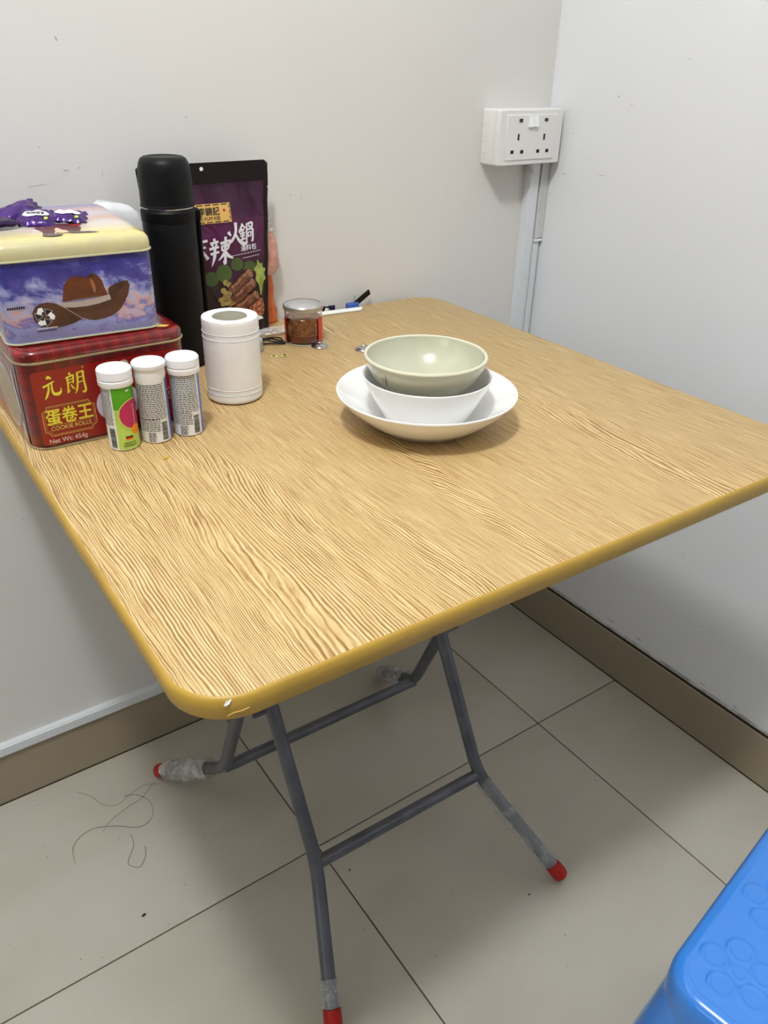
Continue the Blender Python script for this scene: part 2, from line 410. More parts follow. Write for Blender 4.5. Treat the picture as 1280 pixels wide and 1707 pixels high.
# flat print: 2D shapes laid on a surface through a mapping function (u, v in metres) -> 3D point
def flat_poly(pts, smooth=0):
    if smooth: pts = [(p.x, p.y) for p in catmull([(x, y, 0) for x, y in pts], smooth, True)]
    return list(pts), [tuple(range(len(pts)))]
def flat_rect(x0, x1, y0, y1, nx=1):
    V = [(x0 + (x1 - x0) * i / nx, y) for i in range(nx + 1) for y in (y0, y1)]
    return V, [(2 * i, 2 * i + 2, 2 * i + 3, 2 * i + 1) for i in range(nx)]
def flat_disc(cx, cy, r, ry=None, n=28, rot=0):
    ry = ry or r; c, s = math.cos(rot), math.sin(rot); V = []
    for i in range(n):
        a = 2 * PI * i / n; x, y = r * math.cos(a), ry * math.sin(a); V.append((cx + c * x - s * y, cy + s * x + c * y))
    return V, [tuple(range(n))]
def strip_disc(cx, cy, r, ry, n=20, lim=99):
    V, F = [], []
    for i in range(n + 1):
        t = -1 + 2 * i / n; h = math.sqrt(max(0, 1 - t * t)); V += [(min(cx + r * t, lim), cy - ry * h), (min(cx + r * t, lim), cy + ry * h)]
    for i in range(n): F.append((2 * i, 2 * i + 2, 2 * i + 3, 2 * i + 1))
    return V, F
def flat_line(pts, wd, closed=False, taper=False):
    n = len(pts); V, F = [], []
    for i, (x, y) in enumerate(pts):
        if closed: a, b = pts[i - 1], pts[(i + 1) % n]
        else: a, b = pts[max(i - 1, 0)], pts[min(i + 1, n - 1)]
        dx, dy = b[0] - a[0], b[1] - a[1]; l = math.hypot(dx, dy) or 1
        h = (wd[i] if isinstance(wd, (list, tuple)) else wd) / 2
        V += [(x - dy / l * h, y + dx / l * h), (x + dy / l * h, y - dx / l * h)]
    for i in range(n if closed else n - 1):
        j = (i + 1) % n; F.append((2 * i, 2 * j, 2 * j + 1, 2 * i + 1))
    return V, F
def flat_ring(cx, cy, r, wd, n=28):
    return flat_line([(cx + r * math.cos(2 * PI * i / n), cy + r * math.sin(2 * PI * i / n)) for i in range(n)], wd, True)
_tc = {}
def flat_text(s, size, x, y, bold=0.0, sx=1.0, shear=0.0, rot=0.0, ax='LEFT'):
    key = s
    if key not in _tc:
        c = bpy.data.curves.new('t', 'FONT'); c.body = s; c.size = 1; c.resolution_u = 3
        o = bpy.data.objects.new('t', c); C.objects.link(o)
        dg = bpy.context.evaluated_depsgraph_get(); me = bpy.data.meshes.new_from_object(o.evaluated_get(dg))
        _tc[key] = ([(v.co.x, v.co.y) for v in me.vertices], [tuple(p.vertices) for p in me.polygons])
        bpy.data.objects.remove(o); bpy.data.meshes.remove(me); bpy.data.curves.remove(c)
    V, F = _tc[key]
    if not V: return [], []
    w0, w1 = min(v[0] for v in V), max(v[0] for v in V)
    off = {'LEFT': -w0, 'CENTER': -(w0 + w1) / 2, 'RIGHT': -w1}[ax]
    c, s_ = math.cos(rot), math.sin(rot); out = []
    for a, b in V:
        a = (a + off) * size * sx + b * size * shear; b = b * size
        out.append((x + c * a - s_ * b, y + s_ * a + c * b))
    if not bold: return out, F
    d = bold * size; n = len(out); V2, F2 = [], []
    for k, (ex, ey) in enumerate(((d, 0), (-d, 0), (0, d), (0, -d))):
        V2 += [(a + ex, b + ey, 2e-5 * k) for a, b in out]; F2 += [tuple(i + k * n for i in f) for f in F]
    return V2, F2
def stroke(pts, wd, sub=5):
    """a brush stroke: smoothed polyline with a width per point"""
    P = catmull([(x, y, 0) for x, y in pts], sub); n = len(pts) - 1; W = []
    for i in range(len(P)):
        t = i / sub; k = min(int(t), n - 1); f = t - k; W.append(wd[k] * (1 - f) + wd[k + 1] * f)
    return flat_line([(p.x, p.y) for p in P], W)
def decal(name, parts, m, parent, fmap, lift=0.0004, label=None):
    parts = [([(q[0], q[1], (q[2] if len(q) > 2 else 0) + 1e-5 * k) for q in p[0]], p[1]) for k, p in enumerate(parts) if p[0]]
    V, F = join(parts)   # a hair of extra lift per piece, so that overlapping strokes never coincide
    me = bpy.data.meshes.new(name); me.from_pydata([fmap(u, v, lift + e) for u, v, e in V], [], F); me.update()
    me.materials.append(m); o = bpy.data.objects.new(name, me); C.objects.link(o); o.parent = parent
    if label: o['label'] = label
    if name == 'small_lettering': o['kind'] = 'stuff'
    return o

# ---------------------------------------------------------------- room shell
WY = 0.008; WX = 0.008; X0, Y0, H = -3.62, -3.02, 2.68
def slab(name, b, m): 
    o = mesh_obj(name, *box(*b), m, smooth=False); return struct(o)
fl = slab('floor', (X0 - .1, WX + .1, Y0 - .1, WY + .1, -0.06, -0.0022), M['grout'])
T, GAP = 0.5, 0.0022
tx0, ty0 = -0.2232, -0.3726
tv, tf = None, None
def tile(x0, x1, y0, y1):
    g = GAP / 2; v, f = rr(x1 - x0 - 2 * g, y1 - y0 - 2 * g, 0.0008, [(0, -0.0022), (0, -0.0006), (0.0006, 0.0)], 1, cap0=False)
    cx, cy = (x0 + x1) / 2, (y0 + y1) / 2
    mesh_obj('tile', v, f, M['tile'], fl, smooth=False, loc=(cx, cy, random.uniform(-0.00015, 0)))
xs = [0.0] + [tx0 - T * k for k in range(7)] + [X0]
ys = [0.0] + [ty0 - T * k for k in range(6)] + [Y0]
for a in range(len(xs) - 1):
    for b in range(len(ys) - 1):
        tile(max(xs[a + 1], X0), xs[a], max(ys[b + 1], Y0), ys[b])
wb = slab('wall_back', (X0 - .1, WX + .1, WY, WY + .1, -0.002, H), M['wall'])
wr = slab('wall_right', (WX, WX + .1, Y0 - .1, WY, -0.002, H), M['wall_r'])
slab('wall_left', (X0 - .1, X0, Y0 - .1, WY, -0.002, H), M['far_wall'])
slab('wall_front', (X0, WX, Y0 - .1, Y0, -0.002, H), M['far_wall'])
added_win = struct(mesh_obj('window_1', *box(X0 - .002, X0 + .02, -1.92, -.68, 1.18, 2.32), M['pvc'], smooth=False))  # added window shape, out of view, set behind the fill light
mesh_obj('pane', *box(X0 + .018, X0 + .024, -1.86, -.74, 1.24, 2.26), M['lamp_glow'], added_win, smooth=False)
slab('ceiling', (X0 - .1, WX + .1, Y0 - .1, WY + .1, H, H + .08), M['ceiling'])
SK = 0.1023
bb = struct(mesh_obj('baseboard_back', *box(X0, WX, 0, WY, 0.0004, SK, 0.0012), M['skirting'], smooth=False))
br = struct(mesh_obj('baseboard_right', *box(0, WX, Y0, 0.0, 0.0004, SK, 0.0012), M['skirting'], smooth=False))
mesh_obj('joint', *box(X0, WX, 0.003, WY, SK, SK + 0.0016), M['joint'], bb, smooth=False)
mesh_obj('joint', *box(0.003, WX, Y0, 0.003, SK, SK + 0.0016), M['joint'], br, smooth=False)
# sealant bead above the right baseboard
path = [(WX - 0.0006, y, SK + 0.006 + 0.0012 * noise.noise((y * 9, 0, 0))) for y in [Y0 + 0.05 * i for i in range(60)]]
mesh_obj('sealant', *tube(path, 0.0036, 6, flat=1.0), M['caulk'], br)
# scuffs on the walls
def scuffs(wall, pts, back):
    for (a, z, ln, th, ang) in pts:
        c, s = math.cos(ang), math.sin(ang); q = []
        for (u, v) in ((-ln / 2, -th / 2), (ln / 2, -th / 4), (ln / 2, th / 4), (-ln / 2, th / 2)):
            q.append((a + c * u - s * v, z + s * u + c * v))
        V = [(p, WY - 0.0003, r) if back else (WX - 0.0003, p, r) for p, r in q] + [(p, WY, r) if back else (WX, p, r) for p, r in q]
        mesh_obj('scuff', V, [(0, 1, 2, 3), (0, 1, 5, 4), (1, 2, 6, 5), (2, 3, 7, 6), (3, 0, 4, 7)], M['scuff'], wall, smooth=False)
scuffs(wb, [(-.833, 1.136, .005, .0022, 1.9), (-.846, .991, .007, .0008, .02), (-.829, .993, .004, .0008, .1), (-.801, .984, .006, .0007, 1.5), (-.885, .975, .022, .0005, .12), (-.678, 1.049, .0018, .0018, 0), (-.523, .94, .0018, .0018, 0), (-.505, .935, .012, .0004, 1.4), (-.874, 1.019, .003, .0009, .3), (-.99, .52, .002, .0018, 0)], True)
scuffs(wr, [(-.143, 1.076, .003, .0022, .5), (-.171, 1.066, .007, .0007, 0.3), (-.054, 1.015, .0022, .0022, 0), (-.044, .948, .008, .0011, .35), (-.131, .955, .015, .0008, 0), (-.266, 1.131, .005, .0008, .2), (-.018, .909, .002, .002, 0), (-.45, .35, .002, .002, 0), (-.52, .235, .003, .002, .4), (-.40, .125, .010, .003, .2), (-.33, .125, .014, .0025, .1), (-.55, .12, .012, .002, .1), (-.62, .118, .008, .002, .1)], False)
# ceiling lamp (its light is the disc area light at the top of the script)
t = thing('ceiling_lamp', 'round white bulb lamp on the ceiling above the camera', 'lamp', (LX, LY, H))
mesh_obj('lamp_base', *lathe([(0.0, 0), (0.15, 0), (0.15, -0.02), (0.0, -0.02)], 40), M['pvc'], t)
mesh_obj('lamp_holder', *lathe([(0.03, -0.018), (0.026, -0.026), (0.0, -0.027)], 24), M['lamp_glow'], t)

# ---------------------------------------------------------------- cable trunking
def trunk(name, label, b, lip, horizontal=False):
    t = thing(name, label, 'trunking', (0, 0, 0))
    x0, x1, y0, y1, z0, z1 = b
    mesh_obj('channel', *box(x0, x1, y0 + 0.003, y1, z0, z1, 0.0005), M['pvc'], t, smooth=False)
    if horizontal: mesh_obj('cover', *box(x0, x1, y0, y0 + 0.0045, z0 + 0.0012, z1 - 0.0012, 0.0008), M['pvc'], t, smooth=False)
    else: mesh_obj('cover', *box(x0 + 0.0012, x1 - 0.0012, y0, y0 + 0.0045, z0, z1, 0.0008), M['pvc'], t, smooth=False)
    return t
trunk('cable_trunking', 'white cable trunking running along the top of the back baseboard', (X0 + .01, -0.042, -0.006, WY, SK + 0.0035, SK + 0.0235), 0, True)
trunk('cable_trunking', 'left one of the two vertical white trunkings below the socket', (-0.0395, -0.0155, -0.009, WY, SK + 0.0035, 0.968), 0)
CTMP = [o for o in C.objects if o.name.startswith('cable_trunking')][-1]
mesh_obj('bent_flap', [(-.0520, -.008, .9655), (-.0400, -.008, .9655), (-.0395, -.0165, .9480), (-.0425, -.0165, .9485), (-.0520, -.0065, .9655), (-.0400, -.0065, .9655), (-.0395, -.0150, .9480), (-.0425, -.0150, .9485)], [(0, 1, 2, 3), (7, 6, 5, 4), (0, 4, 5, 1), (1, 5, 6, 2), (2, 6, 7, 3), (3, 7, 4, 0)], M['pvc_grey'], CTMP, smooth=False)
t = trunk('cable_trunking', 'right one of the two vertical trunkings, stepped at a joint, in the wall corner', (-0.0125, 0.0035, -0.0075, WY, SK + 0.0035, 0.835), 0)
mesh_obj('upper_channel', *box(-0.0125, 0.0068, -0.0095, WY, 0.832, 0.968, 0.001), M['pvc_grey'], t, smooth=False)
mesh_obj('joint_clip', *box(-0.0138, 0.0062, -0.0112, -0.0066, 0.826, 0.8295, 0.0008), M['cap_white'], t, smooth=False)

# ---------------------------------------------------------------- double socket
t = thing('wall_socket', 'white surface-mounted double socket with two switches in the wall corner', 'socket', (-0.1485, -0.035, 0.9665))
W_, H_, D_ = 0.1470, 0.0860, 0.0425
def front(m_): return [(x + W_ / 2, -z + D_, y + H_ / 2) for x, y, z in m_[0]], m_[1]
mesh_obj('back_box', *front(rr(W_, H_, 0.003, [(0, 0), (0, D_ - 0.0115)], 3)), M['socket'], t)
mesh_obj('surround', *front(rr(W_, H_, 0.003, [(0, D_ - 0.011), (0, D_ - 0.0012), (0.0012, D_)], 3)), M['socket'], t)
fp = [(x, y + 0.0005, z) for x, y, z in front(rr(0.1155, 0.0705, 0.0015, [(0.0, D_ - 0.001), (0.0, D_ + 0.0012), (0.001, D_ + 0.0022)], 2))[0]]
plate = mesh_obj('face_plate', fp, rr(0.1155, 0.0705, 0.0015, [(0, 0), (0, 1), (0, 2)], 2)[1], M['socket'], t)
py = -0.0018
def sbox(name, cx, cz, w_, h_, d_, m_, par=t, y=py):
    return mesh_obj(name, *box(cx - w_ / 2, cx + w_ / 2, y - d_, y + 0.0004, cz - h_ / 2, cz + h_ / 2, min(w_, h_, d_) * 0.2), m_, par, smooth=False)
for cx in (0.0455, 0.1045): sbox('neon_indicator', cx, 0.0695, 0.0076, 0.0052, 0.0008, M['neon'])
for cx in (0.0680, 0.0795):
    V = [(cx - .0052, py, .0585), (cx + .0052, py, .0585), (cx + .0052, py, .0755), (cx - .0052, py, .0755),
         (cx - .0052, py - .0042, .0595), (cx + .0052, py - .0042, .0595), (cx + .0052, py - .0012, .0750), (cx - .0052, py - .0012, .0750)]
    mesh_obj('rocker_switch', V, [(4, 5, 6, 7), (0, 1, 5, 4), (1, 2, 6, 5), (2, 3, 7, 6), (3, 0, 4, 7)], M['cap_white'], t, smooth=False)
for cx, cz, w_, h_ in ((.0430, .0440, .0036, .0098), (.1035, .0430, .0036, .0098), (.0310, .0213, .0068, .0054), (.0535, .0211, .0068, .0054), (.0915, .0208, .0068, .0054), (.1135, .0208, .0068, .0054)):
    sbox('pin_hole', cx, cz, w_, h_, 0.0001, M['slot'], y=py - 0.0002)
for cz in (.018, .035, .044, .062): mesh_obj('knockout_groove', *box(-0.0003, 0.0006, 0.028, 0.041, cz - 0.0003, cz + 0.0003), M['pvc_grey'], t, smooth=False)

# ---------------------------------------------------------------- folding table
TH = 0.7593; YAW = -0.0128
xl, xr, yf, yb = -1.012, -0.2628, -0.7564, -0.012
c_, s_ = math.cos(YAW), math.sin(YAW)
cx0, cy0 = (xl + xr) / 2 - xr, (yf + yb) / 2 - yb
tcx, tcy = xr + c_ * cx0 - s_ * cy0, yb + s_ * cx0 + c_ * cy0
tw, td = xr - xl, yb - yf
table = thing('folding_table', 'square folding table with oak-grain top, mustard edge and grey steel legs', 'table', (tcx, tcy, 0), YAW)
top = mesh_obj('table_top', *rr(tw, td, 0.044, [(0.004, TH - 0.0150), (0.0, TH - 0.0145), (0.0, TH - 0.0003), (0.0006, TH)], 14), M['wood'], table)
mesh_obj('edge_band', *rr(tw, td, 0.044, [(0.010, TH - 0.0205), (0.001, TH - 0.0205), (-0.0022, TH - 0.0190), (-0.0034, TH - 0.014), (-0.0038, TH - 0.008), (-0.0030, TH - 0.0025), (-0.0012, TH - 0.0004), (-0.0001, TH - 0.0001), (0.0006, TH - 0.0006)], 14, cap0=True, cap1=False), M['band'], table)
inv = Matrix.Translation((-tcx, -tcy, 0)); invr = Matrix.Rotation(-YAW, 4, 'Z') @ inv
L = lambda p: tuple(invr @ Vector(p))
def on_corner(a_deg, z, out=0.0042):
    r_ = 0.044; a = math.radians(a_deg)
    return (-tw / 2 + r_ + (r_ + out) * math.cos(a), -td / 2 + r_ + (r_ + out) * math.sin(a), z)
mesh_obj('chip', [on_corner(-116, TH - .0014, .0034), on_corner(-111, TH - .0008, .0026), on_corner(-113.5, TH - .0036, .0044), on_corner(-116.5, TH - .0056, .0045), on_corner(-118, TH - .0046, .0044)], [(0, 1, 2, 3, 4)], M['chip'], table, smooth=False)
mesh_obj('scratch', *tube([on_corner(-116, TH - .0150, .0034), on_corner(-111, TH - .0120, .0040), on_corner(-104, TH - .0112, .0042), on_corner(-98, TH - .0100, .0042)], 0.00045, 5), M['label_gold'], table)
R_ = 0.0098
KZ = 0.14
def leg(knee, foot, top_, sleeve):
    k, f, tp = Vector(knee), Vector(foot), Vector(top_)
    P = bend(tp, k, f + (k - f).normalized() * 0.004, 0.032, 6)
    lg = mesh_obj('leg', *tube([L(p) for p in P], R_, 16), M['steel'], table)
    d = (k - f).normalized()
    pr = [(f, 0.0045), (f + d * 0.001, 0.0085), (f + d * 0.004, 0.0115), (f + d * 0.010, 0.0126), (f + d * 0.026, 0.0122), (f + d * 0.0265, 0.0102)]
    cap = mesh_obj('foot_cap', *tube([L(a) for a, _ in pr], [b for _, b in pr], 16), M['red_cap'], lg); cap['label'] = 'red plastic foot cap'
    a0, a1, rad, amp, loose = sleeve
    n = 22; path, rads = [], []
    Lk = (k - f).length
    V, F = [], []
    side = d.cross(Vector((0, 0, 1))).normalized(); up = side.cross(d).normalized()
    for i in range(n + 1):
        s = a0 + (a1 - a0) * i / n; p = f + d * (s * Lk)
        for j in range(18):
            a = 2 * PI * j / 18
            r_ = rad * (1 + amp * noise.noise((i * 0.55, 2.2 * math.cos(a), 2.2 * math.sin(a) + foot[0] * 9)))
            dd = side * math.cos(a) + up * math.sin(a)
            r_ = max(r_, R_ + 0.0009) + max(0, -dd.z) * loose * math.sin(PI * i / n)
            q = p + dd * r_
            q.z = max(q.z, 0.0012); V.append(L(q))
    for i in range(n):
        for j in range(18):
            F.append((i * 18 + j, i * 18 + (j + 1) % 18, (i + 1) * 18 + (j + 1) % 18, (i + 1) * 18 + j))
    sl = mesh_obj('plastic_sleeve', V, F, M['milky_film'] if loose == 0.004 else M['film'], lg, sharp=180); sl['label'] = 'torn translucent wrapping film'
    return lg
# inner frame: feet at the front, tops at the back; outer frame the other way round
YT1, YT2, ZT = -0.165, -0.512, 0.733
leg((-.7910, -.4880, KZ), (-.8545, -.6350, 0.0125), (-.7910, YT1, ZT), (0.135, 0.30, 0.0118, 0.30, 0.0))
leg((-.4970, -.4930, KZ), (-.4380, -.6450, 0.0125), (-.4970, YT1 - .004, ZT), (0.135, 0.94, 0.0126, 0.30, 0.007))
leg((-.8235, -.2580, KZ), (-.8840, -.0870, 0.0125), (-.8235, YT2, ZT), (0.15, 0.80, 0.0160, 0.35, 0.004))
leg((-.4520, -.2630, KZ), (-.4030, -.0920, 0.0125), (-.4520, YT2 - .004, ZT), (0.10, 0.80, 0.0150, 0.40, 0.004))
mesh_obj('crossbar', *tube([L((-.791, -.488, KZ)), L((-.497, -.493, KZ))], 0.0092, 14), M['steel'], table)
mesh_obj('crossbar', *tube([L((-.8235, -.258, KZ)), L((-.452, -.263, KZ))], 0.0092, 14), M['steel'], table)
mesh_obj('top_rail', *tube([L((-.80, YT1, ZT - 0.004)), L((-.488, YT1 - .004, ZT - 0.004))], 0.0085, 12), M['steel'], table)
mesh_obj('top_rail', *tube([L((-.832, YT2, ZT - 0.004)), L((-.444, YT2 - .004, ZT - 0.004))], 0.0085, 12), M['steel'], table)
for xx in (-.8072, -.4745): mesh_obj('pivot_bolt', *tube([L((xx - .0130, -.376, .345)), L((xx + .0130, -.376, .345))], 0.004, 10), M['steel'], table)

# ---------------------------------------------------------------- plate and bowls
BX, BY = -0.6120, -0.4570
def crock(name, label, cat, prof, m, z0=TH, n=72, xy=(BX, BY)):
    t = thing(name, label, cat, (xy[0], xy[1], z0)); return t
t = thing('dinner_plate', 'deep white porcelain plate lying on the oak-grain table top under two bowls', 'plate', (BX, BY, TH))
mesh_obj('plate_body', *lathe([(0.0, .0042), (.048, .0042), (.057, .0068), (.078, .0225), (.0985, .0408), (.1000, .0422), (.1016, .0430), (.1026, .0424), (.1026, .0410), (.1008, .0392), (.0972, .0335), (.076, .0150), (.060, .0028), (.0540, .0012), (.050, .0028), (0.0, .0028)], 96), M['porcelain'], t)
t['category'] = 'plate'
mesh_obj('foot_ring', *lathe([(.0480, .0030), (.0485, .0002), (.0530, .0002), (.0545, .0025)], 64), M['porcelain'], t)
ZB = TH + .0044
t = thing('white_bowl', 'plain white porcelain bowl between the plate and the green-grey bowl', 'bowl', (BX, BY, ZB))
mesh_obj('bowl_body', *lathe([(0.0, .0052), (.040, .0058), (.0475, .011), (.0585, .030), (.0700, .0540), (.0712, .0560), (.0722, .0566), (.0730, .0558), (.0728, .0540), (.0612, .0292), (.0505, .0090), (.0445, .0034), (.040, .0030), (0.0, .0030)], 88), M['porcelain'], t)
mesh_obj('foot_ring', *lathe([(.0370, .0032), (.0375, .0001), (.0415, .0001), (.0428, .0032)], 64), M['porcelain'], t)
ZG = ZB + .0285
t = thing('celadon_bowl', 'pale green-grey glazed bowl on top of the stack, streaked inside', 'bowl', (BX - .003, BY + .001, ZG))
mesh_obj('bowl_body', *lathe([(0.0, .0050), (.018, .0056), (.030, .0092), (.0450, .0190), (.0560, .0300), (.0625, .0400), (.0650, .0492), (.0652, .0505), (.0664, .0512), (.0680, .0508), (.0688, .0496), (.0686, .0478), (.0670, .0452), (.0662, .0415), (.0610, .0295), (.0500, .0165), (.0330, .0042), (.0270, .0008), (0.0, .0008)], 88), M['celadon'], t)
mesh_obj('rim', *lathe([(.0648, .0490), (.0650, .0506), (.0664, .0514), (.0681, .0510), (.0689, .0497), (.0686, .0484)], 88), M['celadon_rim'], t)
bw = lambda a, z, l=0: None
def bowl_out(a, z):  # outer wall of the green bowl
    pr = [(.0042, .0330), (.0165, .0500), (.0295, .0610), (.0415, .0662), (.0478, .0686)]
    for (z0, r0), (z1, r1) in zip(pr, pr[1:]):
        if z0 <= z <= z1: r = r0 + (r1 - r0) * (z - z0) / (z1 - z0); return ((r + .0005) * math.cos(a), (r + .0005) * math.sin(a), z)
    return (.0691 * math.cos(a), .0691 * math.sin(a), z)
A0 = math.radians(-122)
fm = lambda u, v, l: bowl_out(A0 + u / .066, v)
am = -0.052
decal('brush_mark', [stroke([(am, .041), (am - .0012, .034), (am - .0030, .0275)], [.0008, .0012, .0009]), stroke([(am - .0062, .0375), (am - .0058, .031)], [.0006, .0007]), flat_disc(am + .0085, .0268, .0011, .0008)], M['ink'], t, fm)

# ---------------------------------------------------------------- toilet roll
t = thing('toilet_roll', 'white toilet paper roll standing upright beside the black flask', 'toilet roll', (-.7600, -.2660, TH))
def rollfn(a, z): return 1 + 0.006 * noise.noise((2.1 * math.cos(a), 2.1 * math.sin(a), z * 40)) + 0.004 * noise.noise((7 * math.cos(a), 7 * math.sin(a), z * 90))
RR = .0332
pr = [(.0205, .0008), (RR - .003, .0006), (RR, .003)]
for i in range(1, 40):
    z = .003 + .0945 * i / 40; g_ = 0
    for zc in (.0135, .0165, .080, .0835): g_ += math.exp(-((z - zc) / .0009) ** 2)
    pr.append((RR - .0002 * min(g_, 1.2) + .00006 * math.sin(i * 1.7), z))
pr += [(RR, .0985), (RR - .0006, .1002), (RR - .004, .1008), (.0212, .1004), (.0204, .0996)]
mesh_obj('paper', *lathe(pr, 96, fn=rollfn), M['paper'], t, sharp=60)
mesh_obj('core', *lathe([(.0208, .0006), (.0208, .0990), (.0199, .0990), (.0199, .0006)], 48, closed=True), M['tube'], t)
e_ = Vector((math.cos(math.radians(-25)), math.sin(math.radians(-25)), 0)); n_ = Vector((0.42, 0.9, 0))
V = []
for i in range(7):
    s = i / 6
    for z in (.0925 + .004 * s, .0990 - .001 * s): p = e_ * (RR - .0015 + .0075 * s) + n_ * (.002 - .0045 * s * s); V.append((p.x, p.y, z))
V[-1] = V[-2]
mesh_obj('loose_end', V, [(2 * i, 2 * i + 2, 2 * i + 3, 2 * i + 1) for i in range(6)], M['paper'], t)
def loop_bead(z, name='embossed_line'):
    P = [((RR - .0001) * math.cos(2 * PI * i / 64), (RR - .0001) * math.sin(2 * PI * i / 64), z) for i in range(65)]
    mesh_obj(name, *tube(P, .00058, 5, caps=False), M['paper'], t)
for z in (.0120, .0180, .0785, .0850): loop_bead(z)

# ---------------------------------------------------------------- effervescent tubes
def tablet_tube(x, y, label, kind, yawcam=-105.0, h=.0885):
    t = thing('tablet_tube', label, 'tube', (x, y, TH), group='tablet tubes in front of the red tin')
    r = .0157; hb = .071 if kind != 'flange' else .080
    prof = [(0, .0006), (r - .0012, .0004), (r, .0016), (r, hb)]
    if kind == 'flange': prof = [(0, .0006), (r - .0012, .0004), (r, .0016), (r, .0700), (r + .0006, .0735), (r + .0002, .0790), (r + .0004, .0815)]
    mesh_obj('tube_body', *lathe(prof, 48), M['tube_white'], t)
    R = .0176
    if kind == 'flange':
        mesh_obj('lid', *lathe([(r - .001, .0800), (R - .0014, .0812), (R, .0832), (R, .0870), (R - .0012, .0884), (.0128, .0887), (.0118, .0880), (0, .0880)], 48), M['cap_white'], t)
    else:
        mesh_obj('lid', *lathe([(r, .0705), (R - .0004, .0705), (R, .0712), (R, .0762), (R - .0010, .0770), (R - .0010, .0778), (R, .0786), (R, .0865), (R - .0014, .0882), (.0132, .0886), (.0124, .0878), (0, .0878)], 48), M['cap_white'], t)
    # u = offset to the right as seen from the camera in radii (-1..1), v = height
    ac = math.radians(yawcam)
    def fm(u, v, l): a = ac + u; return ((r + l) * math.cos(a), (r + l) * math.sin(a), v)
    rnd = random.Random(int(abs(x) * 10000))
    def rows(u0, u1, z0, z1, dz, slant=0.0, h=.45):
        out = []; z = z1
        while z > z0:
            u = u0
            while u < u1:
                wd = rnd.uniform(.08, .26); e = min(u + wd, u1)
                if e - u > .04: out.append(flat_rect(u, e, z, z + dz * h, 2))
                u = e + .045
            z -= dz
        return out
    def bars(u0, u1, z0, z1):
        out = []; z = z0
        while z < z1:
            b_ = rnd.choice((.0003, .0005, .0008)); out.append(flat_rect(u0, u1, z, min(z + b_, z1), 3)); z += b_ + rnd.choice((.0003, .0005))
        return out
    if kind == 'green':
        decal('label_print', [flat_rect(-.42, 1.7, .0020, .0468, 12)], M['green_light'], t, fm, .0002)
        decal('label_print', [flat_rect(-.42, 1.7, .0468, .0702, 12)], M['green_dark'], t, fm, .0002)
        cu, cz, rr_ = .88, .0400, .0155
        decal('fruit_dot', [strip_disc(cu, cz, (rr_ + .0012) / r, rr_ + .0012, 30)], M['lime'], t, fm, .0003)
        decal('fruit_dot', [strip_disc(cu, cz, rr_ / r, rr_, 30)], M['magenta'], t, fm, .0004)
        dots = [flat_disc(cu + (rr_ + .0028) / r * math.cos(q), cz + (rr_ + .0028) * math.sin(q), .0004 / r, .0004, 6) for q in [PI / 2 + 2 * PI * k / 60 for k in range(30)]]
        decal('dotted_ring', dots, M['lime_fruit'], t, fm, .0004)
        decal('fruit_dot', [strip_disc(.92, .0225, .0056 / r, .0058, 16)], M['orange'], t, fm, .0005)
        decal('flag_print', [flat_rect(.10, .60, .0155, .0170, 4)], M['print_black'], t, fm, .0004)
        decal('flag_print', [flat_rect(.10, .60, .0140, .0155, 4)], M['red_print'], t, fm, .0004)
        decal('flag_print', [flat_rect(.10, .60, .0125, .0140, 4)], M['orange'], t, fm, .0004)
        tx = []
        for s, z in (('MADE IN', .0083), ('GERMANY', .0053)):
            V, F = flat_text(s, .0031, 0, z, .012, ax='CENTER'); tx.append(([(.36 + q[0] / r, q[1], q[2]) for q in V], F))
        decal('lettering', tx, M['print_black'], t, fm, .0004)
        decal('small_lettering', rows(-1.5, -.5, .030, .068, .0013), M['print_black'], t, fm, .0003)
        decal('barcode', bars(-.95, -.52, .004, .0262), M['print_black'], t, fm, .0003)
        decal('small_lettering', [flat_rect(.86 + .03 * (k % 2), .93, .030 + .0018 * k, .0311 + .0018 * k) for k in range(12)] + [flat_rect(.50, .75, .0655, .0672, 2)], M['print_white'], t, fm, .0005)
    else:
        top_ = .0660 if kind == 'flange' else .0690
        decal('label_edge', [flat_rect(1.02, 2.2, .0020, .0705, 8)], M['blue_print'], t, fm, .0002)
        decal('small_lettering', rows(-1.25, .78, .0280, top_, .00205, h=.40), M['print_black'], t, fm, .0003)
        decal('small_lettering', rows(-1.1, .28, .0135, .0275, .0021, h=.40), M['print_black'], t, fm, .0003)
        decal('small_lettering', rows(-.6, -.1, .003, .012, .0018, h=.5), M['print_black'], t, fm, .0003)
        decal('barcode', bars(.36, .78, .0040, .0245), M['print_black'], t, fm, .0003)
    return t
tablet_tube(-.9215, -.3330, 'tablet tube with a green label and magenta dot, white cap', 'green', -105)
tablet_tube(-.8855, -.3335, 'middle white tablet tube with a thin flanged lid, between the other two', 'flange', -107)
tablet_tube(-.8490, -.3345, 'white tablet tube with a thick ringed cap, beside the toilet roll', 'ringed', -110)

